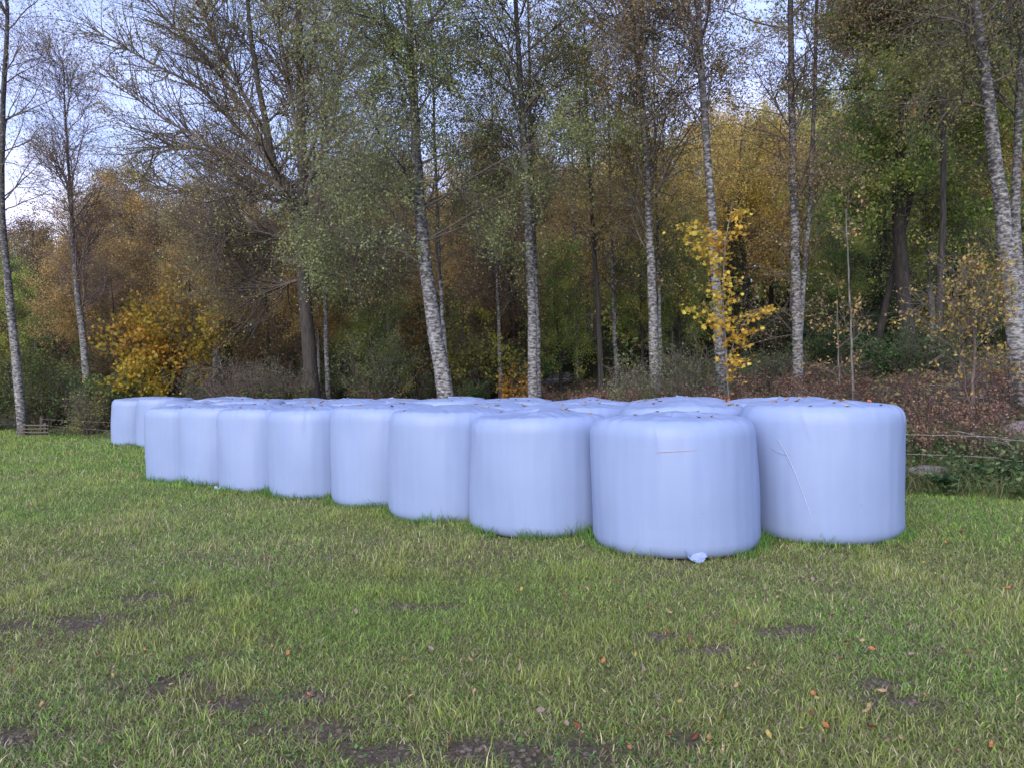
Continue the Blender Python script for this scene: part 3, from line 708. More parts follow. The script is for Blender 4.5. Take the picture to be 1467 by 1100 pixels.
BIRCH = dict(bark='birch', twig='twigdark', n1=34, h0=0.30, len1=2.6, ang1=(30, 60), up1=0.03, n2=330, len2=1.25, up2=-0.05, n3=1500, len3=0.75, up3=-0.16,
             nleaf=32000, leaf=0.050, pal=OLIVE, spread=0.09, hang=0.06)
def K(base, **kw): d = dict(base); d.update(kw); return d
FB = 'birches along the edge of the field'

tree('birch_tree', 'slender leaning birch with grey-white trunk at the far left edge of the wood', 'tree',
     [stem([(31, 603), (21, 500), (10, 390), (3, 300), (4, 170), (10, 40)], 24, 15.5, .17, .03)],
     K(BIRCH, seed=31, pal=PINKBR, nleaf=11000, n2=280, len1=2.2, h0=0.35), FB)
tree('birch_tree', 'almost leafless birch with purplish twigs against the sky, second from the left', 'tree',
     [stem([(128, 575), (118, 480), (109, 400), (103, 320), (99, 250), (94, 170), (90, 88)], 26, None, .16, .012)],
     K(BIRCH, seed=32, pal=PINKBR, nleaf=3500, n1=40, n2=420, n3=2300, twig='twig', h0=0.32, len1=2.5, ang1=(25, 55), up1=0.09, up2=0.02, up3=-0.04, rmin=0.006), FB)
tree('birch_tree', 'thick leaning birch with green drooping crown behind the middle of the bales', 'tree',
     [stem([(640, 572), (627, 500), (612, 400), (602, 300), (597, 220), (590, 110), (585, 0)], 16, 15.5, .21, .03)],
     K(BIRCH, seed=33, pal=OLIVE, nleaf=72000, n1=44, n2=700, n3=3800, len1=3.2, h0=0.34, ang1=(40, 80), up1=-0.02, len3=0.9, up3=-0.2, leaf=0.052), FB)
tree('birch_tree', 'straight birch with black and white bark in the centre, thinner twin close behind it', 'tree',
     [stem([(763, 560), (762, 450), (757, 330), (750, 200), (744, 100), (739, 0)], 17, 15.5, .135, .025)],
     K(BIRCH, seed=34, pal=OLIVE, nleaf=33000, n1=32, n2=420, n3=2300, len1=2.5, h0=0.36, ang1=(35, 65), up1=-.01), FB)
tree('birch_tree', 'thin birch standing close behind the straight central birch', 'tree',
     [stem([(771, 548), (769, 450), (765, 330), (761, 200)], 20, 13, .10, .02)],
     K(BIRCH, seed=35, pal=OCHRE, nleaf=7000, h0=0.5), FB)
tree('birch_tree', 'birch with upswept bare branches and olive crown right of centre', 'tree',
     [stem([(938, 558), (935, 440), (930, 330), (926, 220), (914, 100), (905, 0)], 17, 15, .135, .025)],
     K(BIRCH, seed=36, pal=[(0.13, 0.12, 0.04), (0.20, 0.15, 0.05), (0.10, 0.11, 0.04)], nleaf=30000, n1=44, n2=560, n3=2400, len1=3.0, h0=0.33, ang1=(35, 60), up1=0.07), FB)
tree('birch_tree', 'grey birch trunk rising behind the small yellow maple, sparse crown', 'tree',
     [stem([(1034, 560), (1030, 470), (1021, 330), (1012, 200), (1003, 60), (998, -30)], 15, 15, .125, .03)],
     K(BIRCH, seed=37, pal=PINKBR, nleaf=20000, n1=26, n2=420, n3=2000, len1=2.8, h0=0.5), FB)
tree('birch_tree', 'birch with strongly black flecked bark and a forked second stem, right of the yellow maple', 'tree',
     [stem([(1144, 552), (1141, 440), (1138, 300), (1134, 150), (1132, 0)], 17, 15, .145, .03),
      stem([(1149, 440), (1159, 300), (1166, 150), (1170, 0)], 17.3, 14, .07, .02)],
     K(BIRCH, seed=38, pal=PINKBR, nleaf=17000, n1=40, n2=440, n3=1900, len1=1.55, h0=0.40, ang1=(30, 60), flare=0), FB)
tree('birch_tree', 'big white birch leaning left at the right edge, nearest of the birches', 'tree',
     [stem([(1466, 592), (1452, 440), (1438, 330), (1425, 220), (1411, 100), (1396, -10)], 14, 15, .185, .04)],
     K(BIRCH, seed=39, pal=[(0.10, 0.11, 0.04), (0.15, 0.13, 0.05), (0.12, 0.13, 0.045), (0.15, 0.09, 0.045)], nleaf=19000, n1=30, n2=380, n3=1600, len1=1.8, h0=0.5, ang1=(50, 85), up1=-0.03, up3=-0.2), FB)
tree('birch_tree', 'white birch stem crossing behind the big birch at the right edge', 'tree',
     [stem([(1478, 570), (1464, 440), (1455, 330), (1457, 220), (1462, 100), (1466, 0)], 16, 14, .13, .03)],
     K(BIRCH, seed=40, pal=OLIVE, nleaf=12000, h0=0.45), FB)
# thinner trunks a little deeper in the wood
G2 = 'slim trunks inside the wood'
def deep(label, pix, D, r0, seed, pal, bark='birch', nleaf=5000, top=12, name='birch_tree', **kw):
    args = dict(seed=seed, pal=pal, nleaf=nleaf, bark=bark, n1=26, n2=260, n3=1000, len1=2.0, h0=0.42, leaf=0.07)
    args.update(kw)
    tree(name, label, 'tree', [stem(pix, D, top, r0, .02)], K(BIRCH, **args), G2)
deep('dark slim trunk with golden leaves between the two central birches', [(862, 560), (857, 450), (850, 330), (843, 220)], 20, .10, 51, OCHRE, 'oak', 9000, 11, 'deciduous_tree')
deep('thin white birch trunk just right of the dark slim trunk', [(884, 550), (880, 470), (877, 380)], 25, .10, 52, GOLD)
deep('thin pale trunk left of the dark slim trunk, deep in the wood', [(827, 540), (826, 480), (824, 400)], 30, .10, 53, GOLD)
deep('slim spotted birch between the leaning green birch and the straight central birch', [(717, 550), (715, 470), (711, 380)], 25, .10, 54, OCHRE)
deep('thin birch stem directly right of the thick leaning birch', [(641, 560), (634, 450), (627, 330)], 19, .075, 55, OLIVE, nleaf=4000)
deep('thin birch just right of the big spreading oak', [(470, 555), (467, 470), (465, 370)], 25, .11, 56, BROWN)
deep('grey trunk deep in the wood left of the big oak', [(366, 490), (364, 430), (361, 350)], 32, .15, 57, BROWN, 'greybark', name='deciduous_tree')
deep('grey trunk behind the orange maple', [(313, 500), (311, 450), (308, 400)], 32, .13, 58, BROWN, 'greybark', name='deciduous_tree')
deep('pale grey trunk beside the golden sapling on the right', [(1338, 525), (1336, 460), (1332, 395)], 22, .13, 59, GREEN, 'greybark', name='deciduous_tree', nleaf=7000)
deep('slanting grey trunk right of the central olive birch', [(966, 520), (960, 450), (955, 370)], 28, .11, 60, GOLD, 'greybark', name='deciduous_tree')
deep('thin pale trunk hugging the right side of the olive birch', [(946, 550), (945, 450), (942, 350)], 22, .07, 61, GOLD)
deep('grey trunk near the right edge beside the leaning white birches', [(1449, 500), (1444, 430), (1438, 380)], 20, .13, 62, GREEN, 'greybark', name='deciduous_tree')

# big spreading oak, left of centre
def oak():
    main = stem([(449, 575), (441, 480), (432, 360), (433, 270), (431, 150), (428, 20)], 22, 15.5, .26, .05)
    second = (([at(434, 330, 22), at(412, 272, 21.9), at(392, 235, 21.8), at(378, 160, 21.6), at(360, 60, 21.4), at(350, -60, 21.2)]), .17, .04)
    lb = []
    for px in [[(432, 300), (395, 262), (340, 232), (280, 195), (225, 165), (160, 110)],
               [(412, 272), (360, 240), (300, 215), (240, 210), (190, 220)],
               [(400, 250), (345, 190), (290, 130), (215, 90), (130, 40)],
               [(395, 240), (352, 160), (300, 90), (240, 30), (190, -20)],
               [(385, 200), (335, 110), (300, 40), (270, -30)],
               [(432, 300), (370, 280), (310, 270), (250, 275), (190, 255)],
               [(432, 350), (390, 338), (340, 330), (290, 345)],
               [(433, 375), (392, 372), (350, 372), (310, 362)],
               [(433, 400), (390, 412), (345, 415)],
               [(434, 400), (470, 372), (520, 385)], [(434, 350), (470, 330), (510, 345), (540, 380)],
               [(433, 280), (465, 210), (485, 130), (480, 40)], [(432, 250), (470, 150), (500, 60), (520, -20)],
               [(431, 220), (415, 130), (400, 40), (395, -30)], [(432, 320), (470, 260), (520, 225)], [(431, 150), (450, 60), (455, -40)]]:
        D0 = 22; n = len(px); s = 2.4 * (rng.random() - 0.5)
        lb.append(([at(x, y, D0 + s * i / (n - 1)) for i, (x, y) in enumerate(px)], .085 if n > 3 else .06, .018))
    tree('oak_tree', 'big dark spreading oak with brown thinning leaves, its long limbs fanning up to the left', 'tree', [main, second],
         dict(seed=71, bark='oak', twig='twigdark', n1=26, h0=.42, len1=3.0, ang1=(40, 75), up1=.03, n2=1350, len2=2.3, up2=.05, n3=7500, len3=1.0, up3=.03,
              nleaf=55000, leaf=.060, pal=[(0.13, 0.10, 0.05), (0.17, 0.12, 0.055), (0.12, 0.12, 0.045), (0.20, 0.18, 0.06)], spread=.09, hang=.03, limbs=lb, limbw=2, rmin=.0042, shape='oak', r1max=.07), None)
oak()
# right: dense green tree
def stems_at(pix, D, top, r0): return [stem(pix, D, top, r0, .03)]
tree('oak_tree', 'broad dark green tree with yellow tinged leaves right of the forked birch', 'tree',
     [stem([(1303, 520), (1293, 400), (1286, 290), (1292, 180), (1300, 100)], 21, 11.8, .24, .03), stem([(1300, 300), (1322, 200), (1345, 110)], 21.5, 12.5, .10, .02)],
     dict(seed=72, bark='oak', twig='twigdark', n1=70, h0=.22, len1=3.4, ang1=(45, 80), up1=.02, n2=1000, len2=1.5, up2=.0, n3=4500, len3=.7, up3=-.02,
          nleaf=95000, leaf=.085, pal=GREEN, spread=.12, hang=.03, shape='oak', flare=0))
tree('oak_tree', 'tree with dark red-brown leaves hanging above the right part of the wood', 'tree',
     [stem([(1345, 520), (1348, 380), (1352, 250), (1350, 120), (1345, 20)], 18, 13, .10, .03)],
     dict(seed=73, bark='oak', twig='twigdark', n1=16, h0=.72, len1=1.6, ang1=(45, 80), up1=-.01, n2=240, len2=1.2, up2=-.04, n3=1800, len3=.6, up3=-.05,
          nleaf=8000, leaf=.075, pal=[(0.075, .035, .03), (.13, .065, .04), (.09, .07, .035)], spread=.09, hang=.03))
# trunkless-looking thin saplings on the right
for lb, pix, D, s in [('tall bare grey sapling with a crooked top standing right of the forked birch', [(1222, 565), (1219, 470), (1215, 380), (1212, 300)], 15, 81),
                      ('short thin sapling left of the tall bare sapling', [(1204, 560), (1201, 500), (1199, 430)], 16, 82)]:
    tree('sapling', lb, 'sapling', [stem(pix, D, None, .032, .010)], dict(seed=s, bark='greybark', twig='twig', n1=9, h0=.4, len1=.8, ang1=(40, 70), up1=.05, n2=24, len2=.4, up2=0, n3=60, len3=.25, up3=0, nleaf=160, leaf=.07, pal=OCHRE, flare=0), 'bare saplings')
tree('sapling', 'young birch with small golden leaves growing from the bank on the right', 'sapling',
     [stem([(1398, 648), (1393, 570), (1396, 480), (1392, 395)], 11, None, .040, .010), stem([(1396, 600), (1382, 540), (1372, 470), (1362, 420)], 11, None, .016, .006)],
     dict(seed=83, bark='twig', twig='twigdark', n1=34, h0=.38, len1=.85, ang1=(40, 75), up1=.03, n2=170, len2=.45, up2=0, n3=520, len3=.28, up3=-.03,
          nleaf=1700, leaf=.052, pal=[(.20, .14, .04), (.28, .17, .045), (.14, .13, .04), (.28, .20, .07)], spread=.03, flare=0, h0b=.4))

# small yellow maple : leaf tiers placed along side shoots
def young_maple():
    D = 13.6; r = np.random.default_rng(91)
    base = at(1046, 575, D); base[2] = float(gz(base[0], base[1]))
    t = empty('maple_sapling', base)
    tag(t, 'young maple with bright yellow leaves in front of the grey birch trunk', 'maple sapling')
    st = curve([base, at(1040, 500, D), at(1036, 430, D), at(1038, 360, D), at(1046, 310, D), at(1050, 290, D)], 20) - base
    st2 = curve([at(1042, 520, D), at(1056, 480, D), at(1075, 452, D), at(1103, 440, D)], 12) - base
    V, Fs = merge([tubes(st[None], np.linspace(.022, .005, 20)[None], 8), tubes(st2[None], np.linspace(.012, .003, 12)[None], 6)])
    mesh_np('trunk', V, Fs, M['greybark'], t, smooth=True)
    tiers = [(975, 325), (990, 330), (1000, 318), (1015, 330), (1055, 300), (1062, 320), (1045, 335), (1020, 345), (1000, 350), (1010, 365), (1030, 355), (1025, 385), (1050, 385), (1045, 400), (1012, 410), (1030, 415), (1045, 425),
             (988, 440), (1000, 445), (1015, 452), (1035, 440), (1040, 455), (1060, 462), (1075, 450), (1095, 445), (1103, 442), (1050, 480), (1065, 490), (1080, 470), (1055, 510), (1070, 515), (1050, 520), (985, 345), (1068, 300), (1022, 460)]
    sh = []; lv = []
    for (px, py) in tiers:
        src = st if px < 1052 or py < 400 else st2
        e = at(px, py, D + r.normal() * .35) - base
        k = np.argmin(np.linalg.norm(src + np.array([0, 0, .35]) - e, axis=1)); s0 = src[k]
        c = curve([s0, (s0 + e) / 2 + np.array([0, 0, .06]), e], 7); sh.append(c)
        m = 34; u = .3 + .85 * r.random(m); p = s0 + (e - s0) * u[:, None]; p = p * 1.0
        p += r.normal(size=(m, 3)) * np.array([.105, .13, .035]); p[:, 2] -= .03
        lv.append(p)
    sh = np.array(sh); V, q = tubes(sh, np.tile(np.linspace(.006, .002, 7), (len(sh), 1)), 4)
    mesh_np('branches', V, [q], M['twig'], t, smooth=True)
    V, f, c = leaf_mesh(np.concatenate(lv), .082, YELLOW, r, .35, 'maple', flat=.8)
    mesh_np('crown', V, [f], M['leaf'], t, colors=c)
young_maple()

# shrubs: many stems from one foot
def make_bush(name, base, rx, h, nst, nleaf, leaf, pal, seed, shape='oval', twig='twigdark', flat=0.0, dens=1.0, spread=.08, up=.03):
    r = np.random.default_rng(seed); base = np.asarray(base, float)
    t = empty(name, base)
    az = r.random(nst) * 6.28; rr = rx * np.sqrt(r.random(nst)) * .95; hh = h * (0.55 + .5 * r.random(nst)) * (1 - .35 * (rr / rx) ** 2)
    P = np.empty((nst, 8, 3)); u = np.linspace(0, 1, 8)
    for k in range(8):
        P[:, k, 0] = np.cos(az) * rr * (.12 + .88 * u[k] ** 1.1); P[:, k, 1] = np.sin(az) * rr * (.12 + .88 * u[k] ** 1.1); P[:, k, 2] = hh * u[k] ** .9 - .05
    P[:, 1:, :2] += r.normal(size=(nst, 7, 2)) * .03 * rx
    R = np.tile(np.linspace(.02, .005, 8) * (h / 3) ** .5, (nst, 1))
    B, RB, _ = sprout(P, R, int(nst * 7 * dens), .12, 1, .32 * h * .8, (30, 70), up, .16, 6, r, .6)
    C, RC, _ = sprout(B, RB, int(nst * 18 * dens), .2, 1, .14 * h + .1, (30, 70), up / 2, .15, 4, r, .7)
    V, Fs = merge([tubes(P, R, 5), tubes(B, np.maximum(RB, .003), 4), tubes(C, np.maximum(RC, .0025), 3)])
    mesh_np('stems', V, Fs, M[twig], t, smooth=True)
    if nleaf:
        V, f, c = leaves_on(np.concatenate([C]), nleaf, leaf, spread, pal, r, .02, shape=shape)
        mesh_np('foliage', V, [f], M['leaf'], t, colors=c)
    return t
def bush_px(name, label, cat, px, D, rx, h, *a, group=None, dz=0, **kw):
    p = at(px, 550, D); p[2] = float(gz(p[0], p[1])) + dz
    t = make_bush(name, p, rx, h, *a, **kw); tag(t, label, cat, group); return t
bush_px('maple_shrub', 'orange and gold maple shrub glowing left of the grey-green bush', 'maple', 245, 27, 1.45, 4.6, 26, 7500, .12, [(.16, .125, .02), (.23, .145, .02), (.11, .11, .02), (.24, .12, .022)], 101, shape='maple', spread=.16, up=.0)
bush_px('maple_shrub', 'small golden maple shrub at the left foot of the larger orange one', 'maple', 188, 26, 1.1, 2.2, 16, 1600, .13, [(.20, .15, .02), (.34, .24, .03), (.16, .14, .02)], 102, shape='maple', spread=.14, up=.0)
bush_px('shrub', 'round grey-green bush of fine twigs behind the left end of the bales', 'bush', 335, 22, 1.9, 2.1, 60, 9000, .05, [(.055, .06, .04), (.085, .085, .05), (.06, .05, .04)], 103, twig='twig')
bush_px('shrub', 'low bare bush between the grey-green bush and the oak', 'bush', 405, 23, 1.6, 1.7, 50, 4500, .05, [(.07, .055, .045), (.09, .08, .05)], 104, twig='twig')
bush_px('shrub', 'yellow-green hazel shrub between the leaning birch and the straight birch', 'bush', 690, 26, 1.7, 3.6, 24, 5000, .10, [(.12, .13, .03), (.22, .19, .035), (.09, .10, .03)], 105)
bush_px('shrub', 'small orange tipped shrub left of the straight central birch', 'bush', 742, 24, .7, 1.7, 10, 900, .10, [(.24, .15, .03), (.34, .16, .03), (.15, .13, .03)], 106, shape='maple')
bush_px('shrub', 'green and grey leafy shrub between the oak and the leaning birch', 'bush', 545, 22, 1.4, 2.9, 18, 3400, .075, [(.03, .045, .018), (.05, .065, .028), (.08, .09, .04)], 107)
bush_px('shrub', 'shrub with reddish orange leaves left of the leaning birch', 'bush', 598, 29, 1.1, 4.6, 12, 2200, .11, [(.26, .13, .03), (.13, .11, .03), (.20, .10, .03)], 108, shape='maple')
bush_px('shrub', 'upright willow shoots with small green leaves right of the olive birch', 'bush', 985, 14.5, .95, 1.75, 30, 2600, .05, [(.05, .07, .03), (.09, .10, .045), (.045, .06, .025)], 109, up=.12)
bush_px('shrub', 'upright pale green shoots left of the yellow maple foot, behind the bales', 'bush', 915, 15.5, .7, 1.35, 20, 1800, .045, [(.08, .11, .05), (.13, .15, .07)], 110, up=.12)
bush_px('shrub', 'tiny orange shrub peeping over the bales under the grey birch', 'bush', 1030, 13.0, .24, .50, 10, 330, .055, [(.26, .085, .03), (.30, .12, .05)], 111, twig='twig', spread=.03, dz=.35)
bush_px('shrub', 'dark green shrub between the forked birch and the pale grey trunk', 'bush', 1300, 18.5, 1.5, 1.25, 36, 4500, .07, [(.030, .055, .022), (.05, .08, .03)], 112)
bush_px('shrub', 'low green shrub behind the foot of the forked birch', 'bush', 1105, 19, 1.3, 1.3, 26, 3200, .06, [(.04, .06, .03), (.07, .09, .04)], 113)
bush_px('shrub', 'yellowish twiggy shrub at the foot of the second birch from the left', 'bush', 125, 23.5, .9, 1.6, 22, 1500, .07, [(.16, .14, .05), (.10, .10, .04)], 114)
bush_px('shrub', 'dark green bush with pale berries between the two left birches', 'bush', 68, 27, 1.8, 3.2, 30, 7000, .08, [(.035, .05, .018), (.06, .075, .022), (.10, .11, .03)], 115)
bush_px('shrub', 'golden rowan shrub behind the pale grey trunk on the right', 'bush', 1345, 24, 1.1, 2.6, 14, 2000, .09, [(.26, .19, .04), (.16, .14, .03)], 116)

# ------------------------------------------------------------------ the wood behind: a few kinds, copied with their parts
def proto(name, seed, kind):
    r = np.random.default_rng(seed); h = kind.pop('h'); r0 = kind.pop('r0')
    pts = [np.array([0, 0, -.1]), np.array([.1 * r.normal(), .1 * r.normal(), h * .33]), np.array([.2 * r.normal(), .2 * r.normal(), h * .66]), np.array([.2 * r.normal(), .2 * r.normal(), h])]
    kind['seed'] = seed
    return build_tree(name, (0, 0, 0), [(pts, r0, .03)], kind)
WK = dict(bark='oak', twig='twigdark', n1=60, h0=.16, len1=3.0, ang1=(40, 75), up1=.03, n2=420, len2=1.5, up2=.0, n3=1700, len3=.8, up3=-.03, nleaf=32000, leaf=.095, pal=GOLD, spread=.18, hang=.05, h=12, r0=.16)
PROT = []
def addp(name, label, seed, **kw): PROT.append((proto(name, seed, K(WK, **kw)), label))
addp('deciduous_tree', 'golden-leaved', 201, pal=GOLD, h0=.36)
addp('deciduous_tree', 'ochre-leaved', 202, pal=OCHRE, bark='birch', h0=.34)
addp('deciduous_tree', 'brown-leaved', 203, pal=[(0.08, 0.055, 0.03), (0.11, 0.075, 0.036), (0.065, 0.055, 0.028)], shape='oak')
addp('deciduous_tree', 'green-leaved', 204, pal=GREEN)
addp('deciduous_tree', 'rust-brown', 205, pal=[(.095, .06, .035), (.12, .075, .038), (.08, .065, .033)], nleaf=26000)
addp('deciduous_tree', 'orange-brown', 206, pal=[(.38, .23, .10), (.46, .28, .12), (.28, .20, .08)], bark='birch')
def spruce(seed):
    r = np.random.default_rng(seed); h = 13; t = empty('spruce_tree', (0, 0, 0))
    P = np.array([[0, 0, h * u] for u in np.linspace(-.01, 1, 12)])[None]; R = np.linspace(.17, .01, 12)[None]
    V, q = tubes(P, R, 10); mesh_np('trunk', V, [q], M['oak'], t, smooth=True)
    A, RA, tt = sprout(P, R, 330, .06, .99, (lambda x: 2.5 * (1.03 - x) ** .75), (85, 105), .02, .03, 8, r, .3, rad0=.022, lenvar=.15)
    A[:, 4:, 2] += np.linspace(0, .12, 4)[None]
    B, RB, _ = sprout(A, RA, 2600, .1, 1, .5, (35, 60), -.10, .05, 4, r, .6, rad0=.006)
    V, Fs = merge([tubes(A, np.maximum(RA, .006), 4)]); mesh_np('branches', V, Fs, M['twigdark'], t, smooth=True)
    i = r.integers(0, len(B), 26000); p, tan, _ = sample(B, i, r.random(26000)); tan /= np.linalg.norm(tan, axis=1, keepdims=True)
    n = len(p); s = .11 * (.7 + .6 * r.random(n)); side = r.normal(size=(n, 3)); side -= tan * np.sum(side * tan, 1, keepdims=True); side /= np.linalg.norm(side, axis=1, keepdims=True)
    d = tan * .8 + side * .6; w = np.cross(d, r.normal(size=(n, 3))); w /= np.linalg.norm(w, axis=1, keepdims=True)
    V = np.stack([p - w * .016, p + w * .016, p + d * s[:, None]], 1).reshape(-1, 3)
    c = np.array([.022, .042, .018]) * (.5 + 1.0 * r.random(n))[:, None]
    mesh_np('needles', V, [np.arange(n * 3).reshape(n, 3)], M['leaf'], t, colors=np.repeat(c, 3, 0)); return t
PROT.append((spruce(301), 'dark green spruce')); PROT.append((spruce(302), 'dark green spruce'))
# where each kind stands, from left to right across the photograph
def region(px):
    if px < 130: return [3, 2, 3, 1, 4], 'at the left end of the wood, behind the leafless birch'
    if px < 430: return [2, 4, 2, 1, 3], 'behind the orange maple and the big oak'
    if px < 740: return [1, 2, 4, 3, 7], 'behind the leaning green birch'
    if px < 1000: return [0, 1, 0, 1, 6], 'behind the central birches'
    if px < 1160: return [5, 0, 5, 1, 7], 'behind the yellow maple'
    return [3, 6, 3, 1, 7], 'at the right, behind the forked birch'
ANY = {0: 'golden-leaved tree', 1: 'ochre-leaved tree', 2: 'brown-leaved tree', 3: 'green-leaved tree', 4: 'rust-brown tree', 5: 'orange-brown tree', 6: 'dark green spruce', 7: 'dark green spruce'}
def hmax(px):          # pixel height of the sky line of the distant wood
    xs = [-400, 0, 60, 140, 200, 300, 400, 520, 620, 700, 800, 900, 1000, 1080, 1150, 1220, 1300, 1467, 1900]
    ys = [330, 330, 330, 290, 270, 290, 280, 250, 220, 235, 240, 210, 190, 150, 180, 120, 80, 60, 40]
    return np.interp(px, xs, ys)
rr = np.random.default_rng(55); usedp = set()
def put_tree(j, x, y, s, label, group):
    o = PROT[j][0]; z = float(gz(x, y)) - .05; rz = rr.random() * 6.28
    if j in usedp: o = copy_thing(o, (x, y, z), rz, s, label, group)
    else: usedp.add(j); o.location = (x, y, z); o.rotation_euler = (0, 0, rz); o.scale = (s, s, s); tag(o, label, None, group)
    o['category'] = 'tree'; return o
for (D, step, jit) in [(28, 88, 1.5), (33, 120, 2), (41, 105, 2.5), (51, 90, 3.0)]:
    px = -330 + rr.random() * step
    while px < 1820:
        p = px + rr.normal() * step * .2; kinds, where = region(p); j = int(rr.choice(kinds))
        low = D < 30 and 760 < p < 1420
        if low: j = int(rr.choice([6, 7, 3]))
        d = D + rr.normal() * jit * .6
        q = at(p, hmax(p) + rr.uniform(-25, 45), d); x, y = q[0], q[1]
        hgt = q[2] - float(gz(x, y)); s = hgt / (12.6 if j < 6 else 13.2)
        # trees standing close in front: keep them lower so the crowns behind show
        if D < 30: s *= (.40 + .2 * rr.random()) if low else (.66 + .22 * rr.random())
        if D < 30 and not low and rr.random() < .4: px += step; continue
        s = max(s, .45)
        put_tree(j, x, y, s, '%s %s' % (ANY[j], where), '%ss %s' % (ANY[j], where))
        px += step
for j, (o, lb_) in enumerate(PROT):
    if j not in usedp:
        for ch in list(o.children): bpy.data.objects.remove(ch)
        bpy.data.objects.remove(o)
# the wood beyond, seen only as a dark mass through the trunks
def far_wood():
    r = np.random.default_rng(77); n = 300; Vs = []; Fs = []; Cs = []; off = 0
    px = r.uniform(-500, 1950, n); D = r.uniform(58, 85, n)
    TV = []; 
    for k in range(n):
        top = at(px[k], hmax(px[k]) + r.uniform(0, 90), D[k]); h = top[2] - float(gz(top[0], top[1]))
        m = 700; u = r.random(m) ** .8; a = r.random(m) * 6.28; w = 3.2 * np.sqrt(np.clip(1 - u, 0, 1)) * (.35 + .65 * np.minimum(1, u * 5)) * np.sqrt(r.random(m))
        p = np.stack([top[0] + w * np.cos(a), top[1] + w * np.sin(a), float(gz(top[0], top[1])) + h * u], -1)
        pal = [GOLD, BROWN, DKGREEN, GREEN, OCHRE, DKGREEN][r.integers(0, 6)]
        V, f, c = leaf_mesh(p, .62, pal, r, .4); Vs.append(V); Fs.append(f + off); Cs.append(c); off += len(V)
        TV.append(np.array([[top[0], top[1], float(gz(top[0], top[1])) - .2], [top[0], top[1], top[2] - 1]]))
    TV = np.array(TV); V, q = tubes(TV, np.tile([.18, .05], (n, 1)), 6)
    Vs.append(V); Cs.append(np.tile([.04, .035, .03], (len(V), 1)))
    tag(mesh_np('far_wood', np.concatenate(Vs), [np.concatenate(Fs), q + off], M['dead'], colors=np.concatenate(Cs)), kind='stuff')
far_wood()

# understorey bushes, copied
UB = [make_bush('shrub', (0, 0, 0), 1.5, 2.1, 26, 4200, .10, pal, sd) for pal, sd in [(DKGREEN, 401), ([(.05, .05, .03), (.08, .07, .035), (.045, .055, .025)], 402), ([(.09, .06, .035), (.12, .08, .04)], 403)]]
un = ['dark green undergrowth bush', 'dull olive undergrowth bush', 'brown undergrowth bush']; ub_used = set()
for (D, step, smin, smax) in [(22.5, 130, .45, .7), (27, 95, .6, 1.0), (33, 85, .8, 1.3)]:
    px = -250
    while px < 1750:
        p = px + rr.normal() * 25; kinds, where = region(p)
        q = at(p, 550, D + rr.normal() * 1.2); j = int(rr.choice([0, 1, 1, 2] if p < 760 else [0, 0, 1]))
        if (770 < p < 1010 and D < 32) or (p < 190 and D < 25): px += step; continue
        x, y = q[0], q[1]; s = rr.uniform(smin, smax); o = UB[j]; z = float(gz(x, y)); lb = '%s %s' % (un[j], where); g = '%ses %s' % (un[j], where)
        if j in ub_used: o = copy_thing(o, (x, y, z), rr.random() * 6.28, s, lb, g)
        else: ub_used.add(j); o.location = (x, y, z); o.scale = (s, s, s); tag(o, lb, None, g)
        o['category'] = 'bush'; px += step

# ------------------------------------------------------------------ rough ground cover
def thicket():
    """dead red-brown bracken and bramble on the rising bank"""
    r = np.random.default_rng(88); n = 5200
    y = 9.5 + 14 * r.random(n); x = (r.random(n) - .3) * (1.7 * y); t = edge_t(x, y)
    keep = (t > 1.0) & (t < 8.5) & (x > 1.5 + sn(x, y, .5, 3)) & (sn(x, y, .9, 5) > -.45); x, y = x[keep], y[keep]; n = len(x)
    # a few more on the left edge
    yl = 16 + 9 * r.random(900); xl = -(0.35 + .5 * r.random(900)) * yl; tl = edge_t(xl, yl); kp = (tl > .8) & (tl < 3.0); x = np.concatenate([x, xl[kp]]); y = np.concatenate([y, yl[kp]]); n = len(x)
    h = (.35 + .45 * r.random(n)) * (1 + .25 * sn(x, y, .8, 2)); h[-kp.sum():] *= .45
    az = r.random(n) * 6.28; ln = r.uniform(.2, .9, n) * h
    P = np.empty((n, 6, 3)); z = gz(x, y)
    for k, u in enumerate(np.linspace(0, 1, 6)):
        P[:, k, 0] = x + np.cos(az) * ln * u ** 1.5; P[:, k, 1] = y + np.sin(az) * ln * u ** 1.5; P[:, k, 2] = z - .02 + h * np.sin(u * 2.1) / .95
    P[:, 1:] += r.normal(size=(n, 5, 3)) * .03
    R = np.tile(np.linspace(.005, .002, 6), (n, 1))
    B, RB, _ = sprout(P, R, n * 5, .25, 1, .22, (40, 80), -.05, .1, 4, r, .7)
    V1, q1 = tubes(P, R, 3); V2, q2 = tubes(B, np.maximum(RB, .0018), 3)
    m = 60000; V3, f3, c3 = leaves_on(B, m, .036, .03, [(.060, .030, .025), (.085, .045, .035), (.13, .09, .06), (.045, .028, .024)], r, .02)
    c1 = np.tile([.11, .07, .06], (len(V1), 1)) ; c2 = np.tile([.10, .055, .045], (len(V2), 1))
    q = np.concatenate([q1, q2 + len(V1), f3 + len(V1) + len(V2)])
    tag(mesh_np('bracken_thicket', np.concatenate([V1, V2, V3]), [q], M['dead'], colors=np.concatenate([c1, c2, c3])), kind='stuff')
thicket()
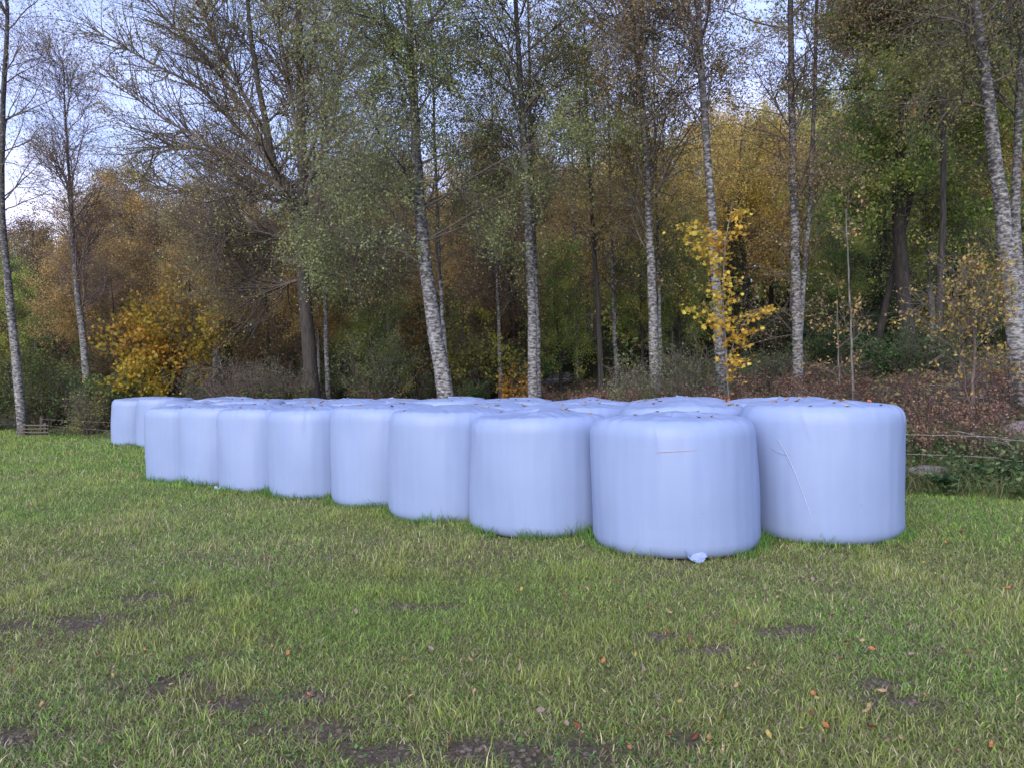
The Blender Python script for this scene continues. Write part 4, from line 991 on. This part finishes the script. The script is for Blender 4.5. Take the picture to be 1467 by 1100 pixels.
def bank_weeds():
    r = np.random.default_rng(89); n = 60000
    y = 7.5 + 17 * r.random(n) ** 1.2; x = (r.random(n) - .5) * (1.65 * y + 2); t = edge_t(x, y)
    keep = (t > -.1) & (t < 1.7) & (sn(x, y, 1.6, 6) > -.25); x, y, t = x[keep], y[keep], t[keep]; n = len(x)
    p = np.stack([x, y, gz(x, y) + .03 + .38 * r.random(n) * (1 + .5 * sn(x, y, 2, 3)) * (x > 2) + .12 * r.random(n)], -1)
    V, f, c = leaf_mesh(p, .055, [(.035, .07, .025), (.06, .105, .035), (.10, .14, .055), (.13, .13, .07)], r, .5, flat=.8)
    tag(mesh_np('bank_weeds', V, [f], M['leaf'], colors=c), kind='stuff')
    m = 42000; tt = 3.0 * r.random(m) ** 1.3; s_ = -7 + 12 * r.random(m); x = 5.5 + .6 * tt + .8 * s_; y = 8.6 + .8 * tt - .6 * s_; k_ = (edge_t(x, y) > -.05) & (sn(x, y, 1.9, 6) > -.25) & ~near_bale(x, y, 1.05); x, y, tt = x[k_], y[k_], tt[k_]; m = len(x)
    p = np.stack([x, y, gz(x, y) + (.03 + .34 * r.random(m) * (1 + .6 * sn(x, y, 2.3, 3))) * np.clip(1.3 - tt / 3, .3, 1)], -1)
    V, f, c = leaf_mesh(p, .055, [(.02, .04, .015), (.04, .07, .025), (.06, .09, .035), (.10, .11, .055), (.13, .10, .06)], r, .85, flat=.6)
    tag(mesh_np('bank_plants', V, [f], M['leaf'], colors=c), kind='stuff')
    m = 38000; tt = 3.2 * r.random(m); s_ = -7 + 12 * r.random(m); x = 5.5 + .6 * tt + .8 * s_; y = 8.6 + .8 * tt - .6 * s_; k_ = (edge_t(x, y) > -.05) & ~near_bale(x, y, 1.05); x, y = x[k_], y[k_]; m = len(x)
    cg = np.where((r.random(m) < .4)[:, None], np.array([.27, .23, .13]), np.array([.11, .18, .05])) * (.5 + .8 * r.random(m))[:, None]
    tag(blades('bank_grass', x, y, .15 + .3 * r.random(m), .004 + .005 * r.random(m), np.radians(15 + 60 * r.random(m)), cg, r), kind='stuff')
    # forest-floor litter and low plants
    n = 60000; y = 11 + 30 * r.random(n) ** 1.2; x = (r.random(n) - .5) * 1.7 * y; t = edge_t(x, y); keep = t > 1.5; x, y = x[keep], y[keep]; n = len(x)
    p = np.stack([x, y, gz(x, y) + .02 + .16 * r.random(n) ** 2], -1)
    V, f, c = leaf_mesh(p, .09, [(.09, .06, .035), (.05, .06, .025), (.15, .10, .045), (.07, .08, .03)], r, .5, flat=.8)
    tag(mesh_np('forest_litter', V, [f], M['dead'], colors=c), kind='stuff')
bank_weeds()
def dock(px, py, s, seed, label):
    r = np.random.default_rng(seed); x, y = at(px, py, 0 + 9.0 + seed % 3 * .3)[:2]; z = float(gz(x, y)); t = empty('dock_plant', (x, y, z)); tag(t, label, 'weed', 'broad-leaved weeds on the bank')
    for k in range(7):
        a = k * .9 + r.random() * .6; L_ = s * (.7 + .5 * r.random()); u = np.linspace(0, 1, 8); w = .32 * L_ * np.sin(np.pi * np.clip(u * 1.02, 0, 1)) ** .7 * (1.15 - .5 * u)
        cx = np.cos(a) * L_ * u; cy = np.sin(a) * L_ * u; cz = .10 + L_ * .55 * np.sin(u * 2.3) 
        sx, sy = -np.sin(a), np.cos(a); V = []
        for v, dz in [(-1, .04), (0, 0), (1, .04)]: V.append(np.stack([cx + sx * w * v, cy + sy * w * v, cz + dz * L_ * 2 + .012 * r.normal(size=8)], -1))
        V = np.stack(V, 1).reshape(-1, 3); i = np.arange(24).reshape(8, 3); q = np.stack([i[:-1, :-1], i[1:, :-1], i[1:, 1:], i[:-1, 1:]], -1).reshape(-1, 4)
        mesh_np('leaf', V, [q], M['leaf'], t, colors=np.tile(np.array([.035, .085, .035]) * (.8 + .5 * r.random()), (24, 1)), smooth=True)
dock(1352, 675, .24, 3, 'dark green broad-leaved weed on the bank right of the last bale')
dock(1440, 690, .20, 4, 'broad-leaved weed at the field edge under the big right birch')
dock(1395, 700, .15, 5, 'small broad-leaved weed in the grass between the two larger ones')

# mossy stone, fallen branches, fence
def rock(px, py, D, s, label):
    import bmesh
    bm = bmesh.new(); bmesh.ops.create_icosphere(bm, subdivisions=4, radius=1)
    for v in bm.verts:
        n = float(sn(v.co.x * 1.3 + px, v.co.y * 1.3 + v.co.z, 1.2, 4)); v.co *= 1 + .14 * n; v.co.x *= s[0]; v.co.y *= s[1]; v.co.z *= s[2]
    me = bpy.data.meshes.new('rock'); bm.to_mesh(me); bm.free(); me.polygons.foreach_set('use_smooth', [True] * len(me.polygons)); me.materials.append(M['rock'])
    o = bpy.data.objects.new('rock', me); col.objects.link(o); p = at(px, py, D); o.location = (p[0], p[1], float(gz(p[0], p[1])) + s[2] * .9); tag(o, label, 'rock')
rock(1330, 648, 9.9, (.26, .20, .09), 'pinkish grey stone half sunk in the weeds right of the last bale')
rock(1462, 615, 11, (.22, .2, .16), 'pale stone at the right edge by the wire fence')
def fallen_branch(pix, D, r0, label):
    P = curve([at(x, y, D) for x, y in pix], 14); P[:, 2] += 0; b = P[0].copy(); t = empty('fallen_branch', b); tag(t, label, 'branch', 'dead branches lying on the bank')
    r = np.random.default_rng(int(pix[0][0])); Q = (P - b)[None]; R = np.linspace(r0, r0 * .4, 14)[None]
    B, RB, _ = sprout(Q, R, 9, .2, 1, .35, (30, 60), 0, .12, 5, r, .6)
    V, Fs = merge([tubes(Q, R, 7), tubes(B, RB, 4)]); mesh_np('limb', V, Fs, M['greybark'], t, smooth=True)
fallen_branch([(1370, 617), (1400, 624), (1440, 635), (1480, 650)], 9.6, .010, 'long bare pale branch lying in front of the golden sapling')
fallen_branch([(1330, 552), (1360, 551), (1385, 545), (1410, 548)], 12.6, .012, 'pale dead branch among the red-brown bracken')
fallen_branch([(1370, 568), (1395, 572), (1420, 566)], 11.6, .010, 'short pale dead branch left of the big right birch')
def fence():
    t = empty('wire_fence', at(1700, 640, 9.0)); b = np.array(t.location); tag(t, 'old two-strand wire fence with a weathered post along the edge of the wood', 'fence')
    # line of the fence runs along the field edge
    A = at(1293, 622, 9.9); Bp = at(1467, 631, 9.3); u = (Bp - A) / (Bp[0] - A[0])
    R_ = A + u * 3.2
    Lp = at(58, 600, 24.5)
    for dz in (0.0, -0.26):
        seg = curve([R_ + [0, 0, dz], Bp + [0, 0, dz], A + [0, 0, dz], (A * .66 + Lp * .34) + [0, 0, dz - .05], (A * .33 + Lp * .67) + [0, 0, dz - .1], Lp + [0, 0, dz * .8]], 60) - b
        V, q = tubes(seg[None], np.full((1, 60), .0019), 5); mesh_np('wire', V, [q], M['wire'], t, smooth=True)
    for P in (R_, Lp):
        z0 = float(gz(P[0], P[1])); h = P[2] - z0 + .12; n = 9; c = np.stack([np.linspace(0, .05, n), np.zeros(n), np.linspace(-.15, h, n)], -1) + np.array([P[0], P[1], z0]) - b
        R = np.full(n, .055); R[-1] = .035; V, q = tubes(c[None], R[None], 9)
        cap = np.arange(9)[None] + (n - 1) * 9; mesh_np('post', V, [q, cap[:, ::-1]], M['wood'], t)
fence()
def pile():
    p = at(50, 610, 23.6); z = float(gz(p[0], p[1])); t = empty('board_stack', (p[0], p[1], z)); tag(t, 'small stack of weathered boards at the foot of the left edge birch', 'boards')
    for k in range(4):
        m = bpy.data.meshes.new('board'); w, d, h = .55 - .04 * k, .10, .03; z0 = .02 + k * .11
        v = [(x, y, zz) for zz in (z0, z0 + h) for y in (-d, d) for x in (-w, w)]; m.from_pydata(v, [], [(0, 2, 3, 1), (4, 5, 7, 6), (0, 1, 5, 4), (2, 6, 7, 3), (0, 4, 6, 2), (1, 3, 7, 5)]); m.materials.append(M['wood'])
        o = bpy.data.objects.new('board', m); col.objects.link(o); o.parent = t; o.rotation_euler = (0, .03 * (k % 2), .08 * (k - 1.5))
    for sx in (-.35, .3):
        m = bpy.data.meshes.new('block'); v = [(sx + a, b_, c) for c in (0.0, .42) for b_ in (-.04, .04) for a in (-.035, .035)]; m.from_pydata(v, [], [(0, 2, 3, 1), (4, 5, 7, 6), (0, 1, 5, 4), (2, 6, 7, 3), (0, 4, 6, 2), (1, 3, 7, 5)]); m.materials.append(M['wood'])
        o = bpy.data.objects.new('block', m); col.objects.link(o); o.parent = t; o.location = (0, .05, 0)
pile()
